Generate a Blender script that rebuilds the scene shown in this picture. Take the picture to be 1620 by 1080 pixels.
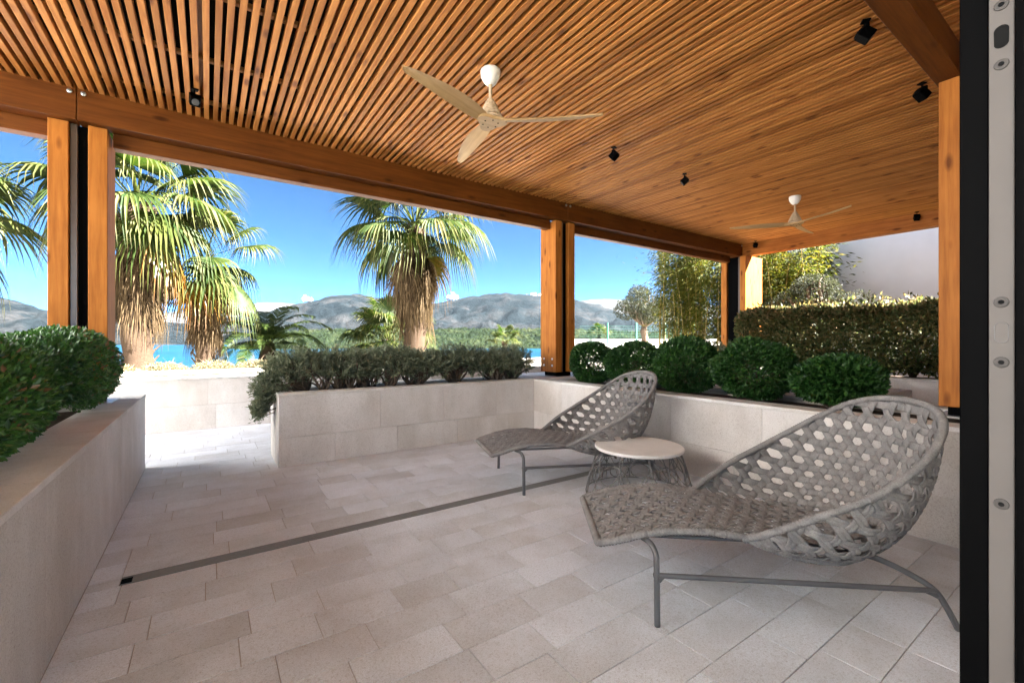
import bpy, math, random
import numpy as np
from mathutils import Vector, Matrix
for o in list(bpy.data.objects): bpy.data.objects.remove(o)
SC = bpy.context.scene
COL = SC.collection
rad = math.radians
# ------------------------------------------------------------------ camera, sky, sun, exposure
EYE = 1.3
cd = bpy.data.cameras.new('camera'); cam = bpy.data.objects.new('camera', cd); COL.objects.link(cam)
cd.sensor_width = 36; cd.lens = 36*700/1620; cd.clip_start = .02; cd.clip_end = 40000
cam.location = (0, 0, EYE); cam.rotation_euler = (rad(90), 0, rad(-34.5))
SC.camera = cam
SUN_EL, SUN_PHI = 42.4, 42
world = bpy.data.worlds.new('World'); SC.world = world; world.use_nodes = True
wt = world.node_tree; bg = wt.nodes['Background']
sky = wt.nodes.new('ShaderNodeTexSky'); sky.sky_type = 'NISHITA'; sky.sun_disc = False
sky.sun_elevation = rad(SUN_EL); sky.sun_rotation = rad(180-SUN_PHI)
sky.air_density = .078; sky.dust_density = .05; sky.ozone_density = 4; sky.altitude = 300
hsv = wt.nodes.new('ShaderNodeHueSaturation'); hsv.inputs['Saturation'].default_value = 1.1; hsv.inputs['Hue'].default_value = .487; wt.links.new(sky.outputs[0], hsv.inputs['Color']); wt.links.new(hsv.outputs[0], bg.inputs[0]); bg.inputs[1].default_value = .05
sl = bpy.data.lights.new('sun', 'SUN'); so = bpy.data.objects.new('sun', sl); COL.objects.link(so)
sl.energy = 5.0; sl.angle = rad(.53); sl.color = (1, .975, .94)
sd = Vector((math.cos(rad(SUN_EL))*math.sin(rad(SUN_PHI)), -math.cos(rad(SUN_EL))*math.cos(rad(SUN_PHI)), math.sin(rad(SUN_EL))))
so.rotation_euler = sd.to_track_quat('Z', 'Y').to_euler(); so.location = (3, -8, 12)
SC.view_settings.view_transform = 'Standard'; SC.view_settings.look = 'None'
SC.view_settings.gamma = 1; SC.view_settings.use_curve_mapping = False
SC.view_settings.exposure = 4.82
try:
    SC.cycles.max_bounces = 12; SC.cycles.diffuse_bounces = 8; SC.cycles.transparent_max_bounces = 12
    SC.cycles.volume_bounces = 0
except Exception: pass

rng = np.random.default_rng(7); random.seed(7)
# ------------------------------------------------------------------ helpers
def tag(o, label=None, cat=None, group=None, kind=None):
    if label: o['label'] = label
    if cat: o['category'] = cat
    if group: o['group'] = group
    if kind: o['kind'] = kind
    return o
def empty(name, loc=(0, 0, 0), rz=0, label=None, cat=None, group=None):
    o = bpy.data.objects.new(name, None); COL.objects.link(o)
    o.location = loc; o.rotation_euler = (0, 0, rz); o.empty_display_size = .1
    return tag(o, label, cat, group)
def link(name, me, parent=None, loc=None, rot=None, scale=None):
    o = bpy.data.objects.new(name, me); COL.objects.link(o)
    if parent: o.parent = parent
    if loc is not None: o.location = loc
    if rot is not None: o.rotation_euler = rot
    if scale is not None: o.scale = scale
    return o
def copy_tree(o, parent=None):
    c = o.copy(); COL.objects.link(c); c.parent = parent
    for ch in list(o.children): copy_tree(ch, c)
    return c
def np_mesh(name, V, loops, starts, totals, mat, smooth=False, attr=None):
    me = bpy.data.meshes.new(name)
    V = np.asarray(V, np.float32)
    me.vertices.add(len(V)); me.vertices.foreach_set('co', V.ravel())
    me.loops.add(len(loops)); me.loops.foreach_set('vertex_index', np.asarray(loops, np.int32))
    me.polygons.add(len(starts)); me.polygons.foreach_set('loop_start', np.asarray(starts, np.int32))
    try: me.polygons.foreach_set('loop_total', np.asarray(totals, np.int32))
    except Exception: pass
    me.polygons.foreach_set('use_smooth', np.full(len(starts), smooth, bool))
    if attr is not None:
        a = me.attributes.new('rnd', 'FLOAT', 'FACE'); a.data.foreach_set('value', np.asarray(attr, np.float32))
    me.update(calc_edges=True); me.validate()
    if mat: me.materials.append(mat)
    return me
def quads_mesh(name, V, Q, mat, smooth=False, attr=None):
    Q = np.asarray(Q, np.int32); n = len(Q); k = Q.shape[1]
    return np_mesh(name, V, Q.ravel(), np.arange(n)*k, np.full(n, k), mat, smooth, attr)
class MB:
    def __init__(s): s.v = []; s.f = []
    def add(s, vs, fs):
        b = len(s.v); s.v += [tuple(map(float, p)) for p in vs]; s.f += [tuple(b+i for i in f) for f in fs]; return s
    def box(s, x0, x1, y0, y1, z0, z1, c=0.0):
        if c <= 0:
            return s.add([(x0,y0,z0),(x1,y0,z0),(x1,y1,z0),(x0,y1,z0),(x0,y0,z1),(x1,y0,z1),(x1,y1,z1),(x0,y1,z1)],
                [(3,2,1,0),(4,5,6,7),(0,1,5,4),(1,2,6,5),(2,3,7,6),(3,0,4,7)])
        lo = (x0,y0,z0); hi = (x1,y1,z1); vs = []; idx = {}
        for i in range(8):
            sg = [(i >> k) & 1 for k in range(3)]
            for ax in range(3):
                p = []
                for k in range(3):
                    e = hi[k] if sg[k] else lo[k]
                    if k != ax: e += -c if sg[k] else c
                    p.append(e)
                idx[(i, ax)] = len(vs); vs.append(p)
        fs = []
        for ax in range(3):
            u, w = (ax+1) % 3, (ax+2) % 3
            for sgn in (0, 1):
                cs = [(0,0),(1,0),(1,1),(0,1)]
                f = [idx[((sgn << ax) | (a << u) | (b << w), ax)] for a, b in cs]
                fs.append(f if sgn else f[::-1])
        for ax in range(3):
            u, w = (ax+1) % 3, (ax+2) % 3
            for a in (0, 1):
                for b in (0, 1):
                    i0 = (a << u) | (b << w); i1 = i0 | (1 << ax)
                    fs.append([idx[(i0,u)], idx[(i1,u)], idx[(i1,w)], idx[(i0,w)]])
        for i in range(8): fs.append([idx[(i,0)], idx[(i,1)], idx[(i,2)]])
        return s.add(vs, fs)
    def tube(s, path, r, n=8, cap=True):
        P = [Vector(p) for p in path]; m = len(P)
        R = r if hasattr(r, '__len__') else [r]*m
        T = [(P[min(i+1,m-1)]-P[max(i-1,0)]).normalized() for i in range(m)]
        a = Vector((0,0,1)) if abs(T[0].z) < .9 else Vector((1,0,0))
        u = T[0].cross(a).normalized(); vs = []
        for i in range(m):
            u = (u - T[i]*u.dot(T[i])).normalized(); w = T[i].cross(u)
            for k in range(n):
                t = 2*math.pi*k/n; vs.append(P[i] + (u*math.cos(t)+w*math.sin(t))*R[i])
        fs = [(i*n+k, i*n+(k+1)%n, (i+1)*n+(k+1)%n, (i+1)*n+k) for i in range(m-1) for k in range(n)]
        if cap: fs += [tuple(range(n))[::-1], tuple((m-1)*n+k for k in range(n))]
        return s.add(vs, fs)
    def lathe(s, prof, n=24, c=(0,0,0)):
        m = len(prof); vs = []
        for r, z in prof:
            for k in range(n):
                t = 2*math.pi*k/n; vs.append((c[0]+r*math.cos(t), c[1]+r*math.sin(t), c[2]+z))
        fs = [(i*n+k, i*n+(k+1)%n, (i+1)*n+(k+1)%n, (i+1)*n+k) for i in range(m-1) for k in range(n)]
        fs += [tuple(range(n))[::-1], tuple((m-1)*n+k for k in range(n))]
        return s.add(vs, fs)
    def mesh(s, name, mat, smooth=False):
        me = bpy.data.meshes.new(name); me.from_pydata(s.v, [], s.f)
        import bmesh
        b = bmesh.new(); b.from_mesh(me); bmesh.ops.recalc_face_normals(b, faces=b.faces); b.to_mesh(me); b.free()
        if smooth: me.polygons.foreach_set('use_smooth', [True]*len(me.polygons))
        if mat: me.materials.append(mat)
        return me
    def build(s, name, mat, parent=None, smooth=False, loc=None, rot=None):
        return link(name, s.mesh(name, mat, smooth), parent, loc, rot)
def smooth_angle(o, a=40):
    me = o.data; me.polygons.foreach_set('use_smooth', [True]*len(me.polygons))
    try: me.set_sharp_from_angle(angle=rad(a))
    except Exception: pass
    return o
def catmull(P, n):
    P = np.asarray(P, float); m = len(P); t = np.linspace(0, m-1, n); out = np.zeros((n, P.shape[1]))
    for j, tt in enumerate(t):
        i = min(int(tt), m-2); u = tt-i
        p0 = P[max(i-1,0)]; p1 = P[i]; p2 = P[i+1]; p3 = P[min(i+2,m-1)]
        out[j] = .5*((2*p1)+(-p0+p2)*u+(2*p0-5*p1+4*p2-p3)*u*u+(-p0+3*p1-3*p2+p3)*u**3)
    return out
# ------------------------------------------------------------------ materials
class NT:
    def __init__(s, name):
        s.m = bpy.data.materials.new(name); s.m.use_nodes = True; s.t = s.m.node_tree
        s.p = s.t.nodes['Principled BSDF']; s.out = s.t.nodes['Material Output']
    def n(s, k, **kw):
        o = s.t.nodes.new(k)
        for a, b in kw.items(): setattr(o, a, b)
        return o
    def l(s, a, b): s.t.links.new(a, b)
    def coords(s, scale=(1,1,1), rnd=False, gen='Object'):
        tc = s.n('ShaderNodeTexCoord'); mp = s.n('ShaderNodeMapping'); mp.inputs['Scale'].default_value = scale
        s.l(tc.outputs[gen], mp.inputs['Vector'])
        if rnd:
            oi = s.n('ShaderNodeObjectInfo'); ml = s.n('ShaderNodeVectorMath', operation='SCALE')
            ml.inputs[0].default_value = (37, 53, 71); s.l(oi.outputs['Random'], ml.inputs['Scale']); s.l(ml.outputs[0], mp.inputs['Location'])
        return mp.outputs[0]
    def noise(s, v, scale, detail=4, rough=.55):
        o = s.n('ShaderNodeTexNoise'); o.inputs['Scale'].default_value = scale; o.inputs['Detail'].default_value = detail
        o.inputs['Roughness'].default_value = rough; s.l(v, o.inputs['Vector']); return o.outputs['Fac']
    def ramp(s, f, stops):
        r = s.n('ShaderNodeValToRGB'); e = r.color_ramp.elements
        while len(e) < len(stops): e.new(.5)
        for i, (p, c) in enumerate(stops): e[i].position = p; e[i].color = (*c, 1) if len(c) == 3 else c
        s.l(f, r.inputs[0]); return r.outputs[0]
    def mix(s, a, b, f, mode='MIX'):
        o = s.n('ShaderNodeMix', data_type='RGBA', blend_type=mode)
        for k, x in ((0, f), (6, a), (7, b)):
            if hasattr(x, 'default_value') or hasattr(x, 'is_linked'): s.l(x, o.inputs[k])
            else: o.inputs[k].default_value = x if k == 0 else (*x, 1)
        return o.outputs[2]
    def math(s, op, a, b=None):
        o = s.n('ShaderNodeMath', operation=op)
        for k, x in ((0, a), (1, b)):
            if x is None: continue
            if hasattr(x, 'is_linked'): s.l(x, o.inputs[k])
            else: o.inputs[k].default_value = x
        return o.outputs[0]
    def bump(s, h, strength=.3, dist=.01):
        b = s.n('ShaderNodeBump'); b.inputs['Strength'].default_value = strength; b.inputs['Distance'].default_value = dist
        s.l(h, b.inputs['Height']); s.l(b.outputs[0], s.p.inputs['Normal'])
    def base(s, c):
        if hasattr(c, 'is_linked'): s.l(c, s.p.inputs['Base Color'])
        else: s.p.inputs['Base Color'].default_value = (*c, 1)
    def set(s, rough=.6, spec=.5, metal=0):
        s.p.inputs['Roughness'].default_value = rough; s.p.inputs['Metallic'].default_value = metal
        s.p.inputs['Specular IOR Level'].default_value = spec; return s.m
def simple(name, c, rough=.5, spec=.5, metal=0, var=.08, scale=30, bump=0):
    t = NT(name); v = t.coords(); f = t.noise(v, scale, 5)
    t.base(t.ramp(f, [(.25, tuple(x*(1-var) for x in c)), (.75, tuple(min(1, x*(1+var)) for x in c))]))
    if bump: t.bump(f, bump, .004)
    return t.set(rough, spec, metal)
def wood(name, axis, light, dark, rough=.55, knots=True, rnd=False, spec=.12):
    t = NT(name); sc = [1, 1, 1]; sc[axis] = .06
    v = t.coords(tuple(sc), rnd); f = t.noise(v, 34, 6, .62)
    c = t.ramp(f, [(.3, dark), (.62, light)])
    v2 = t.coords((1, 1, 1), rnd); big = t.noise(v2, 2.2, 3)
    c = t.mix(c, t.ramp(big, [(.3, (.74, .70, .66)), (.7, (1, 1, 1))]), .8, 'MULTIPLY')
    if rnd:
        oi = t.n('ShaderNodeObjectInfo')
        c = t.mix(c, t.ramp(oi.outputs['Random'], [(0, (.60, .54, .47)), (.35, (.84, .80, .76)), (.7, (.97, .95, .93)), (1, (1.0, 1.0, 1.0))]), 1.0, 'MULTIPLY')
    if knots:
        sk = [7.5, 7.5, 7.5]; sk[axis] = 2.6
        vo = t.n('ShaderNodeTexVoronoi'); vo.inputs['Scale'].default_value = 1.0; t.l(t.coords(tuple(sk), rnd), vo.inputs['Vector'])
        k = t.ramp(vo.outputs['Distance'], [(.09, (.30, .20, .14)), (.21, (1, 1, 1))])
        c = t.mix(c, k, .85, 'MULTIPLY')
    t.base(c); t.bump(f, .18, .003)
    return t.set(rough, spec)
def stone(name, c, var=.09, rnd=True, pit=1.0, rough=.72, spec=.35):
    t = NT(name); v = t.coords((1, 1, 1), rnd)
    f1 = t.noise(v, 3.0, 4); f2 = t.noise(v, 90, 3, .7); f3 = t.noise(v, 260, 2, .7)
    col = t.ramp(f1, [(.3, tuple(x*(1-var) for x in c)), (.7, tuple(min(.95, x*(1+var*.6)) for x in c))])
    col = t.mix(col, t.ramp(f2, [(.30, (.60, .55, .50)), (.48, (1, 1, 1))]), .6*pit, 'MULTIPLY')
    col = t.mix(col, t.ramp(f3, [(.32, (.66, .63, .60)), (.56, (1, 1, 1))]), .8*pit, 'MULTIPLY')
    vo = t.n('ShaderNodeTexVoronoi'); vo.inputs['Scale'].default_value = 16; t.l(v, vo.inputs['Vector'])
    col = t.mix(col, t.ramp(vo.outputs['Distance'], [(.03, (.55, .47, .4)), (.09, (1, 1, 1))]), .55*pit, 'MULTIPLY')
    st = t.noise(t.coords((1, 1, .35), rnd), 1.3, 5, .65)
    col = t.mix(col, t.ramp(st, [(.34, (.74, .70, .65)), (.58, (1, 1, 1))]), .8, 'MULTIPLY')
    if rnd:
        oi = t.n('ShaderNodeObjectInfo')
        col = t.mix(col, t.ramp(oi.outputs['Random'], [(0, (.88, .87, .86)), (.5, (.95, .945, .94)), (1, (1, 1, 1))]), 1.0, 'MULTIPLY')
    t.base(col); t.bump(t.math('ADD', f3, f2), .35, .0025)
    return t.set(rough, spec)
def leafmat(name, stops, trans=.35, rough=.45, spec=.4):
    t = NT(name); a = t.n('ShaderNodeAttribute'); a.attribute_name = 'rnd'
    c = t.ramp(a.outputs['Fac'], stops); t.base(c)
    tr = t.n('ShaderNodeBsdfTranslucent'); mx = t.n('ShaderNodeMixShader'); mx.inputs[0].default_value = trans
    t.l(t.mix(c, (1.0, 1.0, .35), .35, 'MULTIPLY'), tr.inputs[0]); t.l(t.p.outputs[0], mx.inputs[1]); t.l(tr.outputs[0], mx.inputs[2]); t.l(mx.outputs[0], t.out.inputs[0])
    return t.set(rough, spec)
OL, OD = (.36, .13, .026), (.22, .066, .012)
M = {}
M['slat'] = wood('slat_wood', 1, (.56, .245, .066), (.36, .128, .03), .55, True, True)
M['wx_shaded'] = wood('beam_wood_x_shaded', 0, (.14, .043, .0072), (.082, .023, .004), .5, True); M['wy'] = wood('beam_wood_y', 1, OL, OD, .5, True); M['wz'] = wood('post_wood', 2, (.42, .155, .028), (.27, .088, .014), .55, True, False, .12)  # long beams carry their shade in a darkened colour; end beam keeps the lit tone
M['batten'] = wood('batten_wood', 0, (.5, .25, .09), (.34, .14, .045), .6, False)
M['tile'] = stone('floor_stone', (.72, .75, .815), rough=.5, spec=.4); M['panel'] = stone('wall_stone', (.71, .685, .66)); M['coping'] = stone('coping_stone', (.75, .735, .71), pit=.7)
M['grout'] = simple('grout', (.40, .34, .29), .9, .2)
M['core'] = simple('concrete', (.42, .38, .33), .9, .2)
M['soil'] = simple('soil', (.055, .038, .026), .95, .1, var=.5, scale=60, bump=.6)
M['black'] = simple('black_metal', (.0011, .0011, .0012), .6, .025)
M['roof'] = simple('roof_underlay', (.012, .011, .010), .9, .1)
M['steel'] = simple('galvanised_steel', (.42, .43, .44), .35, .5, .9)
M['dsteel'] = simple('drain_steel', (.24, .23, .22), .5, .3, .3)
M['white'] = simple('white_paint', (.74, .72, .68), .45, .4, var=.03)
M['plaster'] = simple('plaster', (.62, .58, .53), .8, .2, var=.05, scale=8)
M['alu'] = simple('aluminium', (.085, .076, .07), .6, .2, .0, var=.05, scale=12)
M['frame'] = simple('lounger_frame', (.085, .084, .087), .45, .5)
def rope_mat():
    t = NT('woven_rope'); v = t.coords(); f = t.noise(v, 18, 4); g = t.noise(v, 190, 3, .8)
    c = t.ramp(f, [(.3, (.20, .188, .182)), (.7, (.29, .275, .265))])
    c = t.mix(c, t.ramp(g, [(.3, (.5, .48, .46)), (.65, (1, 1, 1))]), .85, 'MULTIPLY'); t.base(c)
    t.bump(g, .7, .003); return t.set(.85, .2)
M['rope'] = rope_mat()
M['wire'] = simple('table_wire', (.10, .097, .094), .45, .5)
M['ttop'] = stone('table_top_stone', (.74, .71, .68), pit=.35)
M['blade'] = wood('blade_wood', 0, (.48, .32, .165), (.37, .235, .11), .45, False)
M['fanwood'] = wood('fan_body_wood', 2, (.52, .40, .28), (.36, .27, .18), .5, False)
# ------------------------------------------------------------------ terrain, sea, hills
SEA = -8.0
F2 = np.array([math.sin(rad(34.5)), math.cos(rad(34.5))]); R2 = np.array([math.cos(rad(34.5)), -math.sin(rad(34.5))])
def sstep(a, b, x): t = np.clip((x-a)/(b-a), 0, 1); return t*t*(3-2*t)
def wave(x, y, seed=0):
    r = np.random.default_rng(seed); z = 0*x
    for k in range(7):
        a = r.uniform(0, 6.28); fq = r.uniform(.5, 1.6)*(1.6**(k*.5)); z = z + np.sin((x*math.cos(a)+y*math.sin(a))*fq+r.uniform(0, 6.28))/(1.0+.5*k)
    return z/3
def ground_z(x, y):
    dep = x*F2[0]+y*F2[1]; s = (x*R2[0]+y*R2[1])/np.maximum(dep, .5)
    left = .62 + .05*wave(x, y, 3) - 11*sstep(14.5, 34, y)
    right = .62 + .55*sstep(13, 22, dep) + .04*wave(x, y, 3) - 12*sstep(36, 70, dep)
    z = left + (right-left)*sstep(.15, .22, s)
    inside = (y < 8.25) & (x < 11.2)
    z = np.where(inside, -.10, z)
    z = np.where((y < 8.25) & (x >= 11.2), .15, z)
    return np.where(dep < -2, -.10, z)
def axis(pts):
    out = []
    for a, b, n in pts: out += list(np.linspace(a, b, n, endpoint=False))
    return np.array(out+[pts[-1][1]])
gx = axis([(-300, -40, 12), (-40, -8, 16), (-8, 11.19, 40), (11.19, 11.21, 1), (11.21, 40, 50), (40, 300, 26)])
gy = axis([(-300, -10, 12), (-10, 8.24, 10), (8.24, 8.26, 1), (8.26, 40, 90), (40, 110, 35), (110, 300, 10)])
X, Y = np.meshgrid(gx, gy, indexing='ij'); Z = ground_z(X, Y)
def grid_mesh(name, X, Y, Z, mat, smooth=True):
    a, b = X.shape; I = np.arange(a*b).reshape(a, b)
    Q = np.stack([I[:-1,:-1], I[1:,:-1], I[1:,1:], I[:-1,1:]], -1).reshape(-1, 4)
    return quads_mesh(name, np.stack([X, Y, Z], -1).reshape(-1, 3), Q, mat, smooth)
def ground_mat():
    t = NT('ground_earth'); v = t.coords(); a = t.noise(v, .5, 6); b = t.noise(v, 14, 5, .7)
    c = t.ramp(a, [(.35, (.52, .49, .44)), (.55, (.42, .39, .33)), (.7, (.60, .57, .53))])
    c = t.mix(c, t.ramp(b, [(.3, (.7, .66, .6)), (.7, (1, 1, 1))]), .8, 'MULTIPLY'); t.base(c); t.bump(b, .8, .05)
    return t.set(.95, .1)
M['earth'] = ground_mat()
tag(link('ground', grid_mesh('ground', X, Y, Z, M['earth'], False)), 'dry earth sloping away from the terrace towards the bay', kind='structure')
def sea_mat():
    t = NT('sea_water'); v = t.coords((1, 1, 1)); a = t.noise(v, .012, 5); b = t.noise(t.coords((.35, 1, 1)), .55, 4, .6)
    t.base(t.ramp(a, [(.3, (.0, .015, .033)), (.7, (.001, .032, .052))])); t.bump(b, .35, .6)
    return t.set(.28, .25)
M['sea'] = sea_mat()
def annulus_grid(a0, a1, na, radii):
    A = np.radians(np.linspace(a0, a1, na)); Rr = np.asarray(radii, float)
    AA, RR = np.meshgrid(A, Rr, indexing='ij')
    # azimuth measured from the camera heading, positive to the right
    d0 = F2[0]*np.cos(AA)+R2[0]*np.sin(AA); d1 = F2[1]*np.cos(AA)+R2[1]*np.sin(AA)
    return d0*RR, d1*RR, AA, RR
sx, sy, _, sr = annulus_grid(-100, 100, 60, [20, 40, 80, 160, 320, 640, 1300, 2600, 5200])
tag(link('sea', grid_mesh('sea', sx, sy, 0*sx+SEA, M['sea'])), 'turquoise blue bay water below the terrace', kind='structure')
def hill_mat(name, cols, sc=.006, fine=.05):
    t = NT(name); v = t.coords(); a = t.noise(v, sc, 7, .62); b = t.noise(v, fine, 5, .7)
    c = t.ramp(a, [(.34, cols[0]), (.5, cols[1]), (.66, cols[2])])
    c = t.mix(c, t.ramp(b, [(.35, (.25, .28, .28)), (.65, (1, 1, 1))]), .85, 'MULTIPLY'); t.base(c); t.bump(b, .8, 12)
    return t.set(.95, .05)
M['hill'] = hill_mat('hill_scrub', [(.0035, .006, .0075), (.007, .010, .0115), (.023, .0225, .0225)])
M['wood'] = hill_mat('pine_wood', [(.006, .011, .005), (.012, .019, .0075), (.024, .029, .012)], .03, .12)
M['peak'] = hill_mat('bare_mountain', [(.045, .045, .046), (.065, .064, .064), (.1, .096, .094)], .003, .02)
def ridge(A, table):
    u = 810+700*np.tan(np.clip(A, -1.45, 1.45)); tu = np.array([p[0] for p in table], float); tv = np.array([p[1] for p in table], float)
    return (540-np.interp(u, tu, tv))/700*np.cos(A)    # tangent of the elevation angle as seen from the terrace
def hills(name, table, r0, rr, r1, mat, label, amp, seed, a0=-72, a1=72, na=420, nr=46, rough=0):
    radii = np.concatenate([np.linspace(r0, rr, nr), np.linspace(rr, r1, nr//3)[1:]])
    x, y, AA, RR = annulus_grid(a0, a1, na, radii)
    top = ridge(AA, table)*rr+EYE
    t = np.clip((RR-r0)/(rr-r0), 0, 1); back = np.clip((RR-rr)/(r1-rr), 0, 1)
    prof = np.where(RR <= rr, t**1.25, 1-back*.6)
    sc = 4.5/(rr*.25)
    nz = (.5-np.abs(wave(x*sc*1.3, y*sc*1.3, seed))*1.6)*1.0+(.3-np.abs(wave(x*sc*3.7, y*sc*3.7, seed+7)))*.5+wave(x*sc*3.1, y*sc*3.1, seed+1)*.28+wave(x*sc*9, y*sc*9, seed+2)*.12
    z = SEA-3+(top-SEA+3)*prof+amp*nz*np.sin(np.pi*np.clip(t, 0, .97))*(RR <= rr*1.0)+amp*.18*wave(x*sc*6, y*sc*6, seed+5)*t
    if rough: z = z+rough*np.random.default_rng(seed).uniform(-1, 1, z.shape)*np.clip(t*4, 0, 1)
    return tag(link(name, grid_mesh(name, x, y, z, mat)), label, kind='structure')
RIDGE = [(-2200, 470), (-700, 462), (0, 470), (30, 477), (75, 489), (130, 500), (300, 512), (420, 494), (440, 487), (480, 479), (530, 468), (560, 465), (600, 472), (650, 483), (705, 478), (740, 470), (800, 463), (850, 468), (905, 473), (950, 484), (985, 497), (1060, 506), (1300, 500), (1700, 480), (4000, 470)]
hills('hills', RIDGE, 1500, 3300, 4300, M['hill'], 'scrub covered hills across the bay', 62, 11)
PEAKS = [(-2200, 500), (200, 500), (380, 484), (420, 478), (480, 482), (560, 490), (690, 486), (740, 476), (850, 474), (905, 478), (940, 474), (965, 473), (1000, 476), (1100, 482), (1400, 488), (4000, 500)]
hills('far_mountains', PEAKS, 4400, 5400, 5800, M['peak'], 'pale bare mountains behind the hills', 40, 31, nr=20)
WOODS = [(-2200, 560), (300, 560), (400, 540), (440, 524), (520, 520), (620, 522), (720, 519), (850, 520), (930, 521), (1000, 524), (1100, 530), (1500, 540), (4000, 545)]
hills('wooded_headland', WOODS, 560, 760, 900, M['wood'], 'green wooded headland on the far shore', 4, 51, na=900, nr=44, rough=2.2)
# ------------------------------------------------------------------ floor
floor = tag(MB().box(-3.41, 5.2, .02, 8.02, -.08, -.007).build('floor', M['grout']), 'pale limestone terrace floor', kind='structure')
ROWS = []
y = 3.128
while y > .05: ROWS.append((max(y-.211, .03), y)); y -= .211
y = 3.222
while y < 8.0: ROWS.append((y, min(y+.211, 8.0))); y += .211
TL = [(-.53, -.392, 3.128, 3.222)]
for y0, y1 in ROWS:
    ym = (y0+y1)/2
    xa, xb = (-.53, 3.95) if ym < 5.12 else ((-.53, .68) if ym < 5.86 else (-3.4, 3.6))
    x = xa-random.choice([0, .1, .16, .22, .28])
    while x < xb:
        L = random.choice([.31, .31, .37, .42, .42, .5, .62]); p, q = max(x, xa), min(x+L, xb); x += L
        if q-p > .05: TL.append((p, q, y0, y1))
def tile_key(t):
    cx, cy = (t[0]+t[1])/2, (t[2]+t[3])/2; dp = cx*F2[0]+cy*F2[1]; u = (cx*R2[0]+cy*R2[1])/max(dp, .1)
    return dp if dp > .9 and abs(u) < 1.25 else 50+dp      # how large it shows in the photograph
TL.sort(key=tile_key); tile_cache = {}; rest = MB()
for k, (x0, x1, y0, y1) in enumerate(TL):
    if k >= 298:
        rest.box(x0+.002, x1-.002, y0+.002, y1-.002, -.02, random.uniform(-.0006, .0006)); continue
    L = round(x1-x0-.004, 3); W = round(y1-y0-.004, 3)
    if (L, W) not in tile_cache: tile_cache[(L, W)] = MB().box(-L/2, L/2, -W/2, W/2, -.02, 0, .0012).mesh('tile', M['tile'])
    link('tile', tile_cache[(L, W)], floor, ((x0+x1)/2, (y0+y1)/2, random.uniform(-.0006, .0006)))
tag(rest.build('paving', M['tile'], floor), kind='stuff')
# drain channel
dr = empty('floor_drain', (-.39, 3.175, 0), 0, 'long narrow slotted steel drain set across the stone floor', 'drain')
MB().box(0, 4.25, -.044, .044, -.006, -.0045).build('channel', M['black'], dr)
for k in range(6):
    yy = -.036+.0144*k; MB().box(.05, 4.25, yy-.0042, yy+.0042, -.0045, .0015).build('grate_bar', M['dsteel'], dr)
for s in (-1, 1): MB().box(0, 4.25, s*.0445-.002, s*.0445+.002, -.0045, .003).build('frame_edge', M['dsteel'], dr)
bar = MB()
for k in range(57): bar.box(.09+.073*k, .094+.073*k, -.04, .04, -.0046, .0008)
bar.build('cross_bars', M['dsteel'], dr)
# ------------------------------------------------------------------ stone walls and planters
def clad(parent, axis_, pos, a0, a1, z0, z1, out, rows=(.42,), seed=0, th=.02):
    """stone panels on a vertical face; axis_ 'x' means the face lies in a plane of constant x"""
    r = random.Random(seed); zs = [z0]+[z0+q for q in rows]+[z1]
    for i in range(len(zs)-1):
        a = a0-(.0 if i % 2 else .35)
        while a < a1:
            L = r.choice([.7, .8, .9, 1.05]); p, q = max(a, a0), min(a+L, a1); a += L
            if q-p < .06: continue
            g = .0012; n = r.uniform(0, .0015)
            lo, hi = (pos, pos+out*(th+n)) if out > 0 else (pos+out*(th+n), pos)
            m = MB()
            if axis_ == 'x': m.box(lo, hi, p+g, q-g, zs[i]+g, zs[i+1]-g, .0012)
            else: m.box(p+g, q-g, lo, hi, zs[i]+g, zs[i+1]-g, .0012)
            m.build('stone_panel', M['panel'], parent)
def coping(parent, x0, x1, y0, y1, z, along, th=.03, seed=0):
    r = random.Random(seed); a0, a1 = (x0, x1) if along == 'x' else (y0, y1); a = a0
    while a < a1-.01:
        L = r.choice([.95, 1.1, 1.2]); q = min(a+L, a1)
        if a1-q < .25: q = a1
        m = MB()
        if along == 'x': m.box(a+.001, q-.001, y0, y1, z, z+th, .003)
        else: m.box(x0, x1, a+.001, q-.001, z, z+th, .003)
        m.build('coping_slab', M['coping'], parent); a = q
H = .76
# left planter (face x=-.53)
pl = empty('planter', (0, 0, 0), 0, 'low pale stone planter wall holding the dark green leafy shrub beside the passage', 'planter')
MB().box(-.80, -.55, .3, 5.86, -.05, H-.03).build('core', M['core'], pl); MB().box(-3.4, -.802, 5.62, 5.86, -.05, H-.03).build('core', M['core'], pl)
MB().box(-3.4, -.802, .3, 5.618, -.05, H-.10).build('soil', M['soil'], pl)
clad(pl, 'x', -.55, .3, 5.86, 0, H-.03, 1, (), 1); clad(pl, 'y', 5.86, -3.4, -.53, 0, H-.03, 1, (), 2)
coping(pl, -.82, -.525, .3, 5.885, H-.03, 'y', .03, 3); coping(pl, -3.4, -.822, 5.6, 5.885, H-.03, 'x', .03, 4)
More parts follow.
